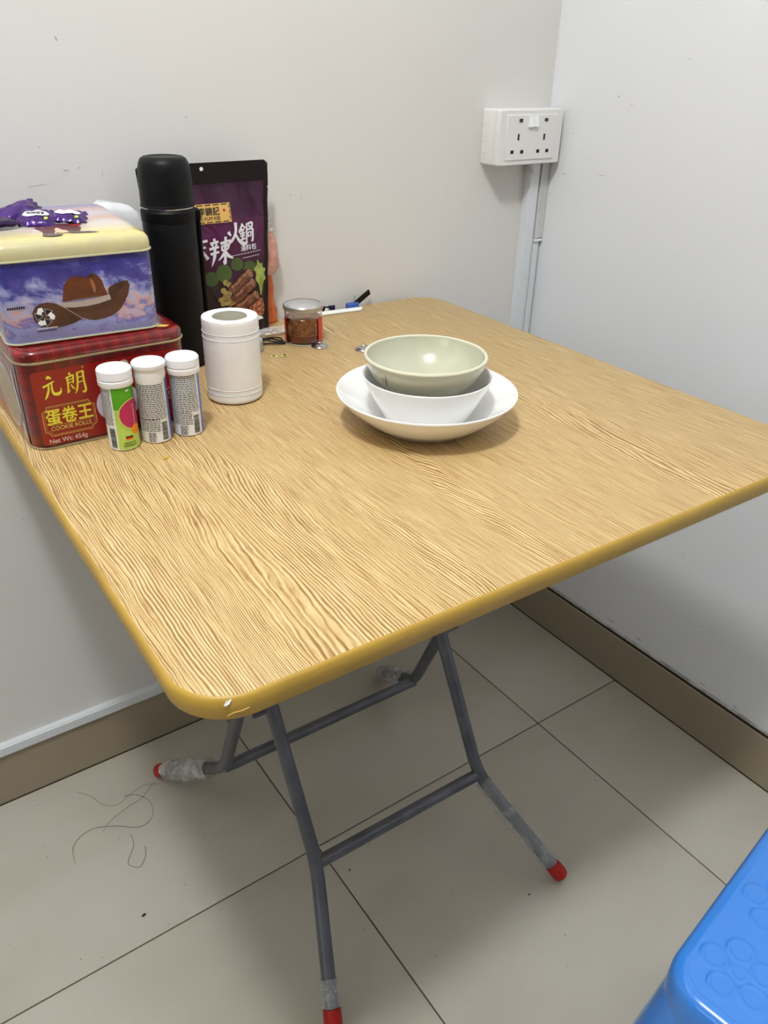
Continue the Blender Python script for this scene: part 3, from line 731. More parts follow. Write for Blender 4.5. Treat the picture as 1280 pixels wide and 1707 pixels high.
# ---------------------------------------------------------------- tins
def face_front(w, d, yoff=0.0):
    return lambda u, v, l: (u - w / 2, -d / 2 - l - yoff, v)
RW, RD, RH = .1770, .192, .0960
red = thing('cookie_tin', 'red plaid biscuit tin with gold characters standing on the table corner', 'tin', (-1.0060 + RW / 2, -.3030 + RD / 2, TH))
mesh_obj('tin_body', *rr(RW - .001, RD - .001, .020, [(.0006, .0010), (0, .002), (0, RH)], 8), M['red_tin'], red)
mesh_obj('lid', *rr(RW, RD, .0205, [(0, RH - .0015), (-.0004, RH), (-.0004, RH + .0055), (.0008, RH + .0080), (.0035, RH + .0100), (.0070, RH + .0107), (.0090, RH + .0103)], 8), M['red_tin'], red)
def rimloop(w, d, r, z, rad, m, par):
    ring = rr_ring(w, d, r, 8); P = [(x, y, z) for x, y in ring] + [(ring[0][0], ring[0][1], z)]
    mesh_obj('rim', *tube(P, rad, 8, caps=False), m, par)
rimloop(RW + .0012, RD + .0012, .021, RH - .0018, .0013, M['tin_rim'], red)
rimloop(RW - .0004, RD - .0004, .020, .0014, .0013, M['tin_rim'], red)
fr = face_front(RW, RD, -.0004)
ox = .0
decal('front_panel', [flat_poly(rr_ring(.156, .0800, .004, 4))], M['red_panel'], red, lambda u, v, l: fr(u + RW / 2 - .001, v + .0455, l), .0002)
# brush characters
def shift(p, dx, dy, s=1.0): return [((x * s + dx), (y * s + dy)) for x, y in p[0]], p[1]
yuan = [stroke([(4.2, 13.6), (6.2, 14.6), (8.6, 13.2)], [1.0, 2.4, .8]), stroke([(.2, 8.4), (2.5, 8.8), (7.5, 10.4), (10.5, 11.2)], [1.8, 1.4, 1.3, .7]),
        stroke([(5.2, 9.2), (4.6, 5.8), (2.4, 1.8), (.4, -.4)], [1.2, 1.8, 1.8, .5]), stroke([(8.2, 10.2), (7.6, 6.0), (8.6, 2.6), (12.4, 2.0), (14.8, 3.4), (15.2, 6.2)], [1.3, 1.7, 2.2, 2.4, 1.8, .3])]
lang = [stroke([(4.0, 16.2), (5.2, 14.8)], [2.2, 1.0]), stroke([(1.0, 12.8), (4.6, 13.8), (7.4, 14.4)], [1.6, 1.2, 1.2]), stroke([(7.2, 14.4), (6.8, 10.6), (6.2, 8.4)], [1.6, 1.3, .8]),
        stroke([(1.6, 11.0), (6.6, 12.0)], [.8, .8]), stroke([(1.8, 9.0), (6.2, 9.8)], [.8, .8]), stroke([(2.2, 13.0), (2.0, 7.0), (1.2, 2.6), (3.2, 4.2)], [1.6, 1.4, 1.8, .3]),
        stroke([(4.4, 8.0), (5.4, 5.8), (7.0, 4.0)], [.8, 1.5, .5]), stroke([(10.6, 15.4), (10.0, 9.0), (8.4, 3.4), (6.8, .8)], [1.8, 1.5, 1.5, .4]), stroke([(10.4, 15.2), (13.4, 15.8), (16.0, 16.0)], [1.1, 1.0, 1.3]),
        stroke([(15.4, 16.0), (15.2, 9.0), (15.6, 2.8), (13.8, 1.0), (12.4, 2.2)], [1.9, 1.5, 1.9, 1.6, .3]), stroke([(10.6, 11.8), (14.8, 12.4)], [.8, .8]), stroke([(10.0, 8.4), (14.8, 9.0)], [.8, .8])]
mm = .001
chars = [shift(([(x * 1.15, y * 1.5) for x, y in p[0]], p[1]), 19.5, 56.5) for p in yuan] + [shift(([(x * 1.25, y * 1.50) for x, y in p[0]], p[1]), 42.0, 55.0) for p in lang]
scl = lambda p: ([(x * mm, y * mm) for x, y in p[0]], p[1])
decal('lettering', [scl(p) for p in chars], M['gold'], red, fr, .0006)
decal('lettering', [flat_text('蛋卷王', .0185, .0405, .0285, .022, sx=.88, ax='CENTER')], M['gold'], red, fr, .0006)
decal('lettering', [flat_text('COOKIE ROLLS', .0062, .0405, .0205, .02, sx=.98, ax='CENTER')], M['gold2'], red, fr, .0006)
decal('lettering', [flat_text('Net Wt: 454g', .0070, .0160, .0068, .004)], M['pale_print'], red, fr, .0006)
def notched(x0, x1, y0, y1, r):
    P = []
    for (cx, cy, a0) in ((x0, y0, 90), (x1, y0, 180), (x1, y1, 270), (x0, y1, 0)):
        for k in range(7):
            a = math.radians(a0 - 15 * k); P.append((cx + r * math.cos(a), cy + r * math.sin(a)))
    return P
decal('frame_print', [flat_line(notched(.0138, .0672, .0148, .0472, .0052), .0007, True), flat_line(notched(.0155, .0655, .0164, .0456, .0050), .0003, True), flat_line([(.0195, .0262), (.0615, .0262)], .0004)], M['gold2'], red, fr, .0006)
decal('picture_print', [flat_disc(.0930, .0375, .0235, .0215, 40)], M['plate_print'], red, fr, .0006)
decal('picture_print', [flat_disc(.0935, .0335, .0175, .0125, 30), flat_line([(.080, .041), (.101, .048)], .009), flat_line([(.079, .030), (.102, .036)], .008)], M['roll_print'], red, fr, .0008)
decal('picture_print', [flat_text('蛋', .0062, .0755, .0475, .03)], M['print_black'], red, fr, .0010)
decal('picture_print', [flat_poly([(.0980, .0780), (.1005, .0820), (.1060, .0830), (.1090, .0800), (.1080, .0765), (.1010, .0760)], 3)], M['beige_print'], red, fr, .0006)
decal('emblem_print', [flat_ring(.1535, .0365, .0070, .0006), flat_ring(.1520, .0365, .0026, .0005)], M['pale_print'], red, fr, .0006)
decal('emblem_print', [flat_ring(.0618, .0832, .0010, .0004, 12)], M['gold2'], red, fr, .0006)
fs = lambda u, v, l: (-RW / 2 + .0004 - l, RD / 2 - u if False else -RD / 2 + u, v)
decal('side_panel', [flat_rect(.019, RD - .022, .0030, RH - .006)], M['side_print'], red, fs, .0003)
decal('side_panel', [flat_rect(.019, RD - .022, .0030, .0105)], M['orange_print'], red, fs, .0005)
decal('picture_print', [flat_disc(.078, .040, .044, .034, 40)], M['grey_print'], red, fs, .0006)
decal('picture_print', [flat_disc(.078, .040, .040, .030, 40)], M['beige_print'], red, fs, .0008)
decal('picture_print', [flat_line([(.046 + .009 * k, .016), (.046 + .009 * k, .064)], .0008) for k in range(8)], M['orange_print'], red, fs, .0009)
decal('picture_print', [flat_poly([(.032, .078), (.037, .081), (.042, .070), (.040, .060), (.036, .046), (.030, .034), (.026, .040), (.029, .054), (.033, .064)], 4)], M['grey_print'], red, fs, .0010)
decal('small_label', [flat_rect(.024, .036, .006, .024)], M['grey_print'], red, fs, .0007)
decal('gold_corner_print', [flat_poly([(RW / 2 - .044, -RD / 2 + .024), (RW / 2 - .018, -RD / 2 + .0105), (RW / 2 - .012, -RD / 2 + .016), (RW / 2 - .020, -RD / 2 + .022)])], M['gold2'], red, lambda u, v, l: (u, v, RH + .0104 + l), .0008)
# upper tin
YB = math.radians(-4); BW, BD, BH = .1555, .200, .0850
ZR = TH + RH + .0110
c4, s4 = math.cos(YB), math.sin(YB)
fbr = Vector((-.851, -.2905, 0)); ctr = fbr + Vector((-BW / 2 * c4 - BD / 2 * s4, -BW / 2 * s4 + BD / 2 * c4, 0))
blue = thing('biscuit_tin', 'tin with a painted dusk sky and cowboy hat, stacked on the red plaid tin', 'tin', (ctr.x, ctr.y, ZR), YB)
mesh_obj('tin_body', *rr(BW - .0008, BD - .0008, .014, [(.0006, .0010), (0, .002), (0, BH)], 8), M['sky_tin'], blue)
lid = mesh_obj('lid', *rr(BW + .0010, BD + .0010, .015, [(0, .0), (-.0004, .001), (-.0004, .0080), (.0006, .0120), (.0036, .0158), (.0090, .0180), (.0150, .0187)], 10), M['sky_lid'], blue, loc=(0, 0, BH - .0035))
lid.location = (0, 0, BH - .0035)
# lid colours run from the front edge to the back edge
for v in lid.data.vertices: v.co.y += BD / 2
lid.location.y = -BD / 2
rimloop(BW + .0022, BD + .0022, .0155, BH - .0032, .0011, M['tin_rim2'], blue)
rimloop(BW - .0004, BD - .0004, .0145, .0012, .0011, M['tin_rim2'], blue)
fb = face_front(BW, BD, -.0002)
mmp = lambda pts: [(x * mm, y * mm) for x, y in pts]
crown = [(58.7, 39.3), (60.5, 47.4), (62.9, 55.3), (67.3, 61.0), (73.8, 63.2), (79.8, 62.2), (85.6, 60.0), (88.0, 63.3), (92.5, 64.0), (96.5, 61.7), (100.1, 56.3), (101.5, 49.1), (104.2, 41.0)]
brim_r = [(58.9, 34.5), (69.6, 31.9), (82.1, 31.6), (95.1, 33.3), (104.8, 38.9), (105.1, 47.4), (110.7, 50.6), (117.5, 52.7), (125.4, 53.6), (127.4, 48.8), (124.8, 39.9), (119.7, 31.3), (114.9, 25.2), (106.2, 19.6), (96.8, 17.5), (87.6, 16.7), (80.2, 18.4), (72, 22)]
brim_l = [(76, 20.0), (67.3, 16.8), (59.5, 15.2), (50.6, 14.1), (42.2, 15.0), (34.1, 17.4), (29.2, 23.2), (28.3, 31.0), (31.8, 36.9), (37.1, 39.8), (44.4, 40.4), (51.3, 38.9), (56.9, 35.7), (66.6, 27.4)]
under = [(60.0, 31.7), (74.2, 20.5), (67.4, 17.4), (59.6, 15.5), (50.7, 14.3), (46.7, 17.6), (53.6, 23.9)]
fold = [(62.3, 31.8), (81.8, 28.7), (102.9, 32.6), (106.3, 33.5), (105.2, 30.4), (94.4, 27.8), (81.5, 26.8), (69.2, 28.3)]
band = [(58.6, 38.7), (72, 37.6), (88, 38.6), (105.4, 41.8), (106.5, 36.2), (95.1, 33.6), (82.3, 32.2), (67.3, 32.4), (58.9, 33.5)]
rope = [(44.4, 40.6), (51.5, 38.9), (60.0, 32.9), (66.6, 27.4), (73.1, 21.6), (80.2, 18.6)]
decal('picture_print', [flat_poly(mmp(brim_r))], M['hat_brim'], blue, fb, .0003)
decal('picture_print', [flat_poly(mmp([(105.1, 47.4), (110.7, 50.6), (117.5, 52.7), (125.0, 53.4), (121, 48), (113, 42), (106, 38)]), 2)], M['hat_dark'], blue, fb, .0005)
decal('picture_print', [flat_poly(mmp(brim_l))], M['hat_brim'], blue, fb, .0004)
decal('picture_print', [flat_poly(mmp(under)), flat_poly(mmp(fold), 2)], M['hat_dark'], blue, fb, .0006)
decal('picture_print', [flat_poly(mmp(crown))], M['hat'], blue, fb, .0005)
decal('picture_print', [flat_poly(mmp([(86, 60.5), (88.2, 63.0), (92.3, 63.6), (92, 60), (89, 58.5)]), 2)], M['hat_dark'], blue, fb, .0007)
decal('picture_print', [flat_poly(mmp([(88, 60), (91, 58), (93, 50), (91, 44), (89.5, 50)]), 2)], M['hat_light'], blue, fb, .0007)
decal('picture_print', [flat_poly(mmp(band))], M['hat_band'], blue, fb, .0007)
decal('picture_print', [flat_line(mmp(rope), .0006)], M['hat_band'], blue, fb, .0008)
# recycling arrows: three bent arrows
rc, Rr = (39.2, 26.6), 6.6
wht, blk, out_ = [], [], []
for k in range(3):
    a = math.radians(120 * k + 6); ca, sa = math.cos(a), math.sin(a)
    R2 = lambda q: [((rc[0] + ca * x - sa * y) * mm, (rc[1] + sa * x + ca * y) * mm) for x, y in q]
    body = R2([(-8.2, -4.6), (-6.2, -8.0), (-.6, -8.0), (-.6, -3.4), (-3.9, -3.4), (-4.8, -2.0)])
    head = R2([(-.6, -9.9), (5.6, -5.7), (-.6, -1.5)])
    wht.append(flat_poly(body)); blk.append(flat_poly(head)); out_ += [flat_line(head, .0005, True)]
decal('recycling_mark', wht, M['print_white'], blue, fb, .0009)
decal('recycling_mark', blk, M['print_black'], blue, fb, .0009)
decal('recycling_mark', out_, M['print_white'], blue, fb, .0010)
decal('caption_bar', [flat_rect(.0300, .0500, .0148, .0155)], M['print_white'], blue, fb, .0010)
sl = decal('small_lettering', [flat_rect(.0300 + .0021 * k, .0314 + .0021 * k, .0118, .0131) for k in range(9)] + [flat_rect(.0062 + .0021 * k, .0078 + .0021 * k, .0368, .0392) for k in range(8)], M['print_black'], blue, fb, .0009)
zt = BH - .0035 + .0187
ft = lambda u, v, l: (u - BW / 2, v - BD / 2 + .0, zt + l)
dy = .022
sh = lambda pts: [((x) * mm, (y + 22.0) * mm) for x, y in pts]
decal('picture_print', [flat_poly(sh([(52.7, 37.6), (59.1, 44.1), (71.3, 52.7), (83.9, 50.7), (94.7, 44.3), (97.5, 24.4), (92.8, 8.3), (82.5, 4.0), (79.6, 10.9), (68.8, 12.8), (66.6, 2.8), (57.2, 5.0), (56.8, 21.3)]))], M['trouser'], blue, ft, .0004)
decal('picture_print', [flat_poly(sh([(54.5, -3.2), (57.1, 4.5), (66.4, 1.7), (73.4, -6.3), (68.0, -11.5), (60.9, -11.1), (54.0, -8.1)]), 2), flat_poly(sh([(79.5, 6.0), (89.6, 4.8), (106.7, -3.7), (104.2, -7.2), (88.5, -5.3), (81.2, -2.1)]), 2)], M['shoe'], blue, ft, .0005)
decal('picture_print', [flat_poly(sh([(71.4, 24.8), (75.0, 28.6), (76.7, 18.1), (80.1, 12.7), (80.8, 2.7), (72.7, 0.7), (69.2, 8.8)]), 2)], M['peach'], blue, ft, .0006)
decal('picture_print', [flat_poly(sh([(88.9, 44.0), (95.5, 42.0), (101.6, 40.3), (96.5, 33.4), (91.4, 36.7)]))], M['red_print'], blue, ft, .0006)

# ---------------------------------------------------------------- wrapped candies on the tin lid
def candy(label, loc, rot, ln=.040, wd=.024, th=.0075, seed=1, cloud=True, dark=False, txt=True):
    t = thing('wrapped_candy', label, 'candy', loc, rot=rot, group='purple candies on the painted tin')
    nx, ny = 26, 12; rnd = random.Random(seed)
    def h(u, v):
        eu = max(0.0, 1 - (abs(u) / .80) ** 4) ** .5 if abs(u) < .8 else 0.0
        ev = max(0.0, 1 - abs(v) ** 2.6) ** .6
        return eu * ev
    def pos(u, v, s, lift=0.0):
        zig = .0009 * (1 if int((v + 1) * 9) % 2 else -1) * (1 if u > 0 else -1) if abs(u) > .97 else 0
        z = th * .5 * h(u, v) * s + .0012 * noise.noise((u * 3 + seed, v * 2.5, s)) + th * .25
        wv = 1 - .16 * max(0, 1 - abs(abs(u) - .80) / .2) * .6
        return (u * ln / 2 + zig, v * wd / 2 * wv, z + .0002 * s + lift)
    V, F = [], []
    for s in (1, -1):
        for i in range(nx + 1):
            for j in range(ny + 1): V.append(pos(-1 + 2 * i / nx, -1 + 2 * j / ny, s))
    m1 = (nx + 1) * (ny + 1)
    for s in (0, 1):
        for i in range(nx):
            for j in range(ny):
                a = s * m1 + i * (ny + 1) + j; F.append((a, a + ny + 1, a + ny + 2, a + 1))
    mesh_obj('wrapper', V, F, M['candy_dark'] if dark else M['candy'], t, sharp=180)
    def fm(u, v, l): return pos(u / (ln / 2), v / (wd / 2), 1, l)
    if cloud:
        # print reads upside down from the camera
        cl = [flat_disc(-.0060, .0010, .0072, .0046, 20), flat_disc(.0020, .0022, .0066, .0044, 20), flat_disc(.0078, .0008, .0050, .0038, 20)]
        for k, c in enumerate(cl): decal('label_print', [c], M['print_white'], t, fm, .0006 + .0001 * k)
        if txt:
            decal('lettering', [flat_text('Ribena', .0062, -.0005, .0032, .03, rot=PI, ax='CENTER')], M['print_black'], t, fm, .0011)
        decal('label_print', [flat_poly([(.0070, -.0095), (.0105, -.0085), (.0110, -.0050), (.0075, -.0050)])], M['lime'], t, fm, .0007)
    return t
ZL = ZR + zt
candy('purple wrapped candy in the middle of the pile, white cloud label upside down', (-.9400, -.2040, ZL + .0052), (math.radians(24), math.radians(2), math.radians(-12)), seed=3, ln=.036, wd=.030)
candy('purple wrapped candy at the right end, lying on the painted lid', (-.9085, -.2060, ZL + .0042), (math.radians(16), math.radians(5), math.radians(-20)), seed=8, ln=.038, wd=.026, txt=False)
candy('purple wrapped candy at the back left of the pile, seam side up', (-.9560, -.1850, ZL + .0100), (math.radians(20), math.radians(-14), math.radians(12)), seed=5, ln=.050, cloud=False)
candy('dark wrapped candy at the left edge under the others', (-.9780, -.2110, ZL + .0040), (math.radians(4), math.radians(0), math.radians(14)), seed=11, cloud=False, dark=True)

# ---------------------------------------------------------------- vacuum flask
FX, FY = -.7645, -.1185
KF = .862
ksc = lambda pr: [(r_ * KF, z_) for r_, z_ in pr]
t = thing('vacuum_flask', 'tall matte black vacuum flask with cup lid between the tins and the pouch', 'flask', (FX, FY, TH))
mesh_obj('flask_body', *lathe(ksc([(0, .0006), (.0355, .0004), (.0380, .003), (.0382, .150), (.0382, .1830), (.0376, .1842), (.0376, .1850)]), 64), M['black'], t)
mesh_obj('collar', *lathe(ksc([(.0376, .1846), (.0390, .1850), (.0392, .1962), (.0384, .1972), (.0372, .1985), (.0366, .1998)]), 64), M['black_rubber'], t)
mesh_obj('neck_ring', *lathe(ksc([(.0362, .1990), (.0366, .1996), (.0364, .2018), (.0352, .2018)]), 64), M['silver'], t)
mesh_obj('cup_lid', *lathe(ksc([(.0362, .2012), (.0384, .2016), (.0385, .2030), (.0378, .2040), (.0376, .2060), (.0372, .2260), (.0362, .2420), (.0345, .2500), (.0315, .2550), (.0270, .2572), (.0220, .2577), (.0200, .2570), (0, .2568)]), 64), M['black'], t)
ha = math.radians(-14)
hc, hs = math.cos(ha), math.sin(ha)
def hb(b):
    v, f = box(*b, 0.0012); return [(hc * x - hs * y, hs * x + hc * y, z) for x, y, z in v], f
mesh_obj('handle', *join([hb((.0332, .0372, -.009, .009, .006, .1835)), hb((.0325, .0378, -.010, .010, .1835, .1965))]), M['black_rubber'], t)

# ---------------------------------------------------------------- soup-base pouch
px_, py_ = -.6755, -.045
t = thing('foil_pouch', 'plum and black stand-up soup pouch with silver characters, leaning behind the black flask', 'pouch', (px_, py_, TH))
PH, HOLE = .2370, (-.0052, .2295, .0026)
def half_w(z): return .0765 + (.0925 - .0765) * min(1, z / .200) + .0034 * max(0, (z - .2) / .037) + .0004 * math.sin(z * 130)
def pouch_pt(u, z, s, l=0.0):
    hw = half_w(z); k = max(-1, min(1, u / hw))
    lean = .013 * (z / PH)
    if z > .212: b_ = 0
    else: b_ = .0135 * max(0, 1 - abs(k) ** 2.2) ** .9 * min(1, (.212 - z) / .07) * (0.8 + .2 * math.cos(z * 14))
    cr = .0016 * noise.noise((u * 26, z * 20, 3)) * min(1, max(0, (.215 - z) / .03)) * (1 - abs(k) ** 6)
    return (u, lean - s * (b_ + .0008 + l) + cr * 1.0, z)
nu, nz = 40, 60
V, F = [], []
for s in (1, -1):
    for i in range(nz + 1):
        z = .0008 + (PH - .0008) * i / nz
        for j in range(nu + 1):
            k = -1 + 2 * j / nu; hw = half_w(z)
            # rounded top corners
            if z > PH - .006: hw -= .006 - math.sqrt(max(0, .006 ** 2 - (z - PH + .006) ** 2))
            V.append(pouch_pt(k * hw, z, s))
m1 = (nz + 1) * (nu + 1)
hole_f = lambda q: sum((V[i][0] - HOLE[0]) for i in q)
for s in (0, 1):
    for i in range(nz):
        for j in range(nu):
            a = s * m1 + i * (nu + 1) + j; F.append((a, a + 1, a + nu + 2, a + nu + 1))
for i in range(nz):
    for j in (0, nu):
        a = i * (nu + 1) + j; F.append((a, a + nu + 1, a + nu + 1 + m1, a + m1))
for i in (0, nz):
    for j in range(nu):
        a = i * (nu + 1) + j; F.append((a, a + 1, a + 1 + m1, a + m1))
mesh_obj('pouch_body', V, F, M['pouch'], t, sharp=180)
pf = lambda u, v, l: pouch_pt(u, v, 1, l)
def strip(u0, u1, z0, z1, nx=8, ny=14):
    V = [(u0(z0 + (z1 - z0) * i / ny) + (u1(z0 + (z1 - z0) * i / ny) - u0(z0 + (z1 - z0) * i / ny)) * j / nx, z0 + (z1 - z0) * i / ny) for i in range(ny + 1) for j in range(nx + 1)]
    return V, [(i * (nx + 1) + j, i * (nx + 1) + j + 1, (i + 1) * (nx + 1) + j + 1, (i + 1) * (nx + 1) + j) for i in range(ny) for j in range(nx)]
w1 = lambda z: half_w(z)
decal('seal_band', [strip(lambda z: -w1(z) + .0005, lambda z: w1(z) - .0005, .2105, PH - .0062, 12, 4), strip(lambda z: w1(z) - .0072, lambda z: w1(z) - .0002, .002, .2105, 2, 40), strip(lambda z: -w1(z) + .0002, lambda z: -w1(z) + .0072, .002, .2105, 2, 40)], M['pouch_black'], t, pf, .0004)
decal('seal_band', [flat_rect(-.0960 + .0062, .0960 - .0062, PH - .0062, PH - .0002, 12)], M['pouch_black'], t, pf, .0003)
decal('hang_hole', [flat_disc(*HOLE)], M['print_white'], t, pf, .0008)
for q in ([(.0932, .2005), (.0906, .2018), (.0932, .2031)], [(-.0926, .1925), (-.0902, .1938), (-.0926, .1951)]): decal('tear_notch', [flat_poly(q)], M['print_white'], t, pf, .0010)
decal('label_panel', [strip(lambda z: -.034 + (z - .16) * .1, lambda z: .0295, .1608, .1858, 12, 6)], M['label_gold'], t, pf, .0006)
fr_ = [flat_line([(-.032 + .012 * k, y), (-.032 + .012 * k + .009, y)], .0012) for y in (.1625, .1842) for k in range(5)] + [flat_line([(.0278, .1640 + .0075 * k), (.0278, .1690 + .0075 * k)], .0012) for k in range(3)]
decal('label_frame', fr_, M['print_black'], t, pf, .0009)
decal('lettering', [flat_text('李錦記', .0115, .0125, .1718, .02, sx=.92, ax='RIGHT'), flat_text('LEE KUM KEE', .0062, .0125, .1650, .015, sx=.94, ax='RIGHT')], M['print_black'], t, pf, .0009)
decal('lettering', [flat_disc(.0198, .1765, .0019, .0019)], M['red_print'], t, pf, .0009)
def glyph(strokes, x, y, k, kx=1.0, w=1.0):
    return [stroke([(x + k * kx * (a + .12 * b), y + k * b) for a, b in p], [q * k * w for q in wd]) for p, wd in strokes]
g_la = [([(4.3, 19.2), (5.4, 17)], [2.2, 1.2]), ([(1, 15.3), (8.6, 16.5)], [1.8, 1.4]), ([(2.8, 14.6), (3.7, 12.4)], [1.8, 1.1]), ([(7, 15), (5.6, 12.2)], [1.5, 1]), ([(.2, 10.8), (9, 12.2)], [1.8, 1.5]),
        ([(1.2, 6.6), (9.2, 8)], [1.8, 1.4]), ([(5.2, 11.4), (4.8, 4), (2.2, -3.6)], [1.8, 2.2, .4]),
        ([(10.3, 14.6), (19.8, 16.6)], [1.9, 1.4]), ([(11.6, 12.5), (12.2, 8.2)], [1.6, 1.4]), ([(12, 12.2), (18.2, 13.2), (17.2, 9.2)], [1.3, 1.6, 1.2]), ([(12.3, 8.8), (17, 9.6)], [1.2, 1.2]),
        ([(15.2, 20), (15, 8), (14.8, -2), (12.8, .4)], [2, 1.9, 2.2, .4]), ([(14.6, 8), (12, 4), (8.6, .8)], [1.6, 1.7, .4]), ([(15.2, 8), (18, 4), (22.6, 1.4)], [1.4, 2.4, 1])]
g_huo = [([(2.6, 13), (5, 9.4)], [2.6, 1.2]), ([(16, 15), (13.2, 11)], [2.4, 1]), ([(9.8, 20.5), (9.8, 12), (6, 5), (-1.5, -1)], [2.4, 2, 2.1, .4]), ([(9.8, 10.5), (13, 5), (18, 1), (22.5, 2)], [1.4, 2.2, 3, .6])]
g_guo = [([(5.2, 19.5), (2.8, 15.4), (-.6, 12)], [1.9, 1.6, .5]), ([(5.2, 18.4), (7, 16), (9.4, 14.6)], [1, 1.6, 1.4]), ([(2.2, 12.6), (7.6, 13.4)], [1.3, 1.3]), ([(1.2, 9.2), (8.4, 10.2)], [1.4, 1.3]), ([(5, 13), (4.8, 3.4)], [1.6, 1.5]), ([(2.2, 8), (3.1, 5.8)], [1.5, .9]), ([(7.6, 8.4), (6.4, 6)], [1.3, .9]), ([(.4, 2.2), (9, 4.4)], [2.2, 1.2]),
         ([(11, 19), (11, 12.6)], [1.6, 1.5]), ([(11, 18.4), (18.2, 19.4), (17.6, 13)], [1.2, 1.8, 1.4]), ([(14.2, 18.4), (14.2, 15.4), (17.4, 15.7)], [1.1, 1.1, 1.1]), ([(10.4, 12.6), (19.2, 13.6)], [1.3, 1.5]), ([(10.8, 12.6), (10.4, .2)], [1.6, 1.7]), ([(19.2, 13.5), (19, 1.8), (16.8, 1)], [1.8, 1.9, .4]), ([(12.8, 9.8), (12.9, 5.4)], [1.2, 1.2]), ([(12.8, 9.7), (16.4, 10.1), (16.2, 5.8)], [1, 1.3, 1]), ([(12.9, 5.8), (16.2, 6.2)], [1.1, 1.1])]
g_ma = [([(0, 16.6), (20, 18.4)], [1.8, 1.6]), ([(10, 21), (11, 18.6)], [2.2, 1.3]), ([(2, 17.4), (1.8, 8), (-2.4, -1)], [1.8, 1.8, .4]), ([(4, 12), (9, 12.7)], [1.4, 1.4]), ([(6.7, 15.4), (6.4, 0)], [1.6, 1.8]), ([(6.4, 11), (3.2, 5)], [1.4, .6]), ([(6.8, 10.6), (9.2, 7)], [1.1, 1.6]), ([(11, 12.2), (18.4, 13.4)], [1.5, 1.4]), ([(14.8, 16.4), (14.4, -1.5)], [1.9, 2]), ([(14.4, 11.6), (10.8, 4.4)], [1.5, .5]), ([(15, 11), (20.4, 3.6)], [1.2, 2.6])]
for g_, x, y, k, kx in ((g_ma, -.0480, .1090, .00165, 1.0), (g_la, -.0125, .1105, .00160, 1.02), (g_huo, .0145, .1285, .00150, 1.08), (g_guo, .0365, .1315, .00130, .92)):
    decal('lettering', glyph(g_, x, y, k, kx, 1.3), M['silver_print'], t, pf, .0010)
decal('lettering', [flat_text('湯料包', .0088, .0385, .1205, .02, shear=.1, rot=.04)], M['silver_print'], t, pf, .0009)
rn = random.Random(4); tl = []
for z0, a, b in ((.1150, .016, .070), (.1108, .040, .066)):
    u = a
    while u < b: e = u + rn.uniform(.002, .005); tl.append(flat_line([(u, z0 + (u - a) * .06), (e, z0 + (e - a) * .06)], .0008)); u = e + .0009
decal('small_lettering', tl, M['silver_print'], t, pf, .0009)
# printed picture

decal('picture_print', [flat_disc(.008, .0935, .0125, .0125, 24), flat_disc(-.012, .088, .011, .010, 24), flat_disc(.0300, .1035, .0100, .0090, 24)], M['lime_fruit'], t, pf, .0007)
decal('picture_print', [flat_poly([(.063, .070), (.058, .078), (.060, .086), (.057, .094), (.062, .098), (.064, .106), (.068, .100), (.072, .100), (.073, .093), (.078, .091), (.075, .084), (.077, .077), (.072, .072), (.068, .058), (.065, .055)], 4), flat_line([(.067, .100), (.0665, .060)], .0010)], M['leaf_print'], t, pf, .0008)
decal('picture_print', [flat_disc(.0040 + .0050 * k, .0700 + .0035 * ((k * 3) % 4), .0045, .0042, 12) for k in range(4)] + [flat_disc(-.002, .058, .004, .0035, 12), flat_disc(.006, .062, .004, .004, 12)], M['garlic'], t, pf, .0008)
decal('picture_print', [flat_disc(.0010 + .0060 * (k % 4) + .003 * (k // 4), .0520 + .0070 * (k // 4), .0042, .0036, 12) for k in range(10)], M['garlic'], t, pf, .0008)
decal('picture_print', [flat_poly([(.050 + .010 * math.cos(q) + .002 * math.sin(5 * q), .098 + .008 * math.sin(q)) for q in [2 * PI * k / 20 for k in range(20)]])], M['lime_fruit'], t, pf, .0007)
for k, (a, b, wd) in enumerate((((.016, .0660), (.050, .0900), .0150), ((.018, .0530), (.054, .0760), .0150), ((.022, .0400), (.058, .0580), .0140))):
    n = 10; pts = [(a[0] + (b[0] - a[0]) * q / n, a[1] + (b[1] - a[1]) * q / n + .001 * math.sin(q * 1.3)) for q in range(n + 1)]
    lo = [(x + .0014, y - .0030) for x, y in pts]; hi = [(x - .0014, y + .0036) for x, y in pts]
    decal('picture_print', [flat_line(pts, wd + .002)], M['chilli_dark'], t, pf, .0009 + .0004 * k)
    decal('picture_print', [flat_line(pts, wd - .001)], M['meat'], t, pf, .0010 + .0004 * k)
    decal('picture_print', [flat_line(hi[1:-1], .0028)], M['meat2'], t, pf, .0011 + .0004 * k)
    decal('picture_print', [flat_disc(b[0] - .001, b[1] - .001, .0038, wd / 2 * .92, 16, math.atan2(b[1] - a[1], b[0] - a[0]))], M['meat2'], t, pf, .0012 + .0004 * k)
decal('picture_print', [flat_line([(-.004, .040), (.028, .054)], .0016), flat_line([(-.006, .034), (.026, .046)], .0012)], M['meat2'], t, pf, .0010)
decal('picture_print', [flat_poly([(.026, .044), (.040, .048), (.062, .052), (.070, .044), (.068, .026), (.050, .018), (.028, .024), (.022, .036)], 3)], M['chilli'], t, pf, .0010)

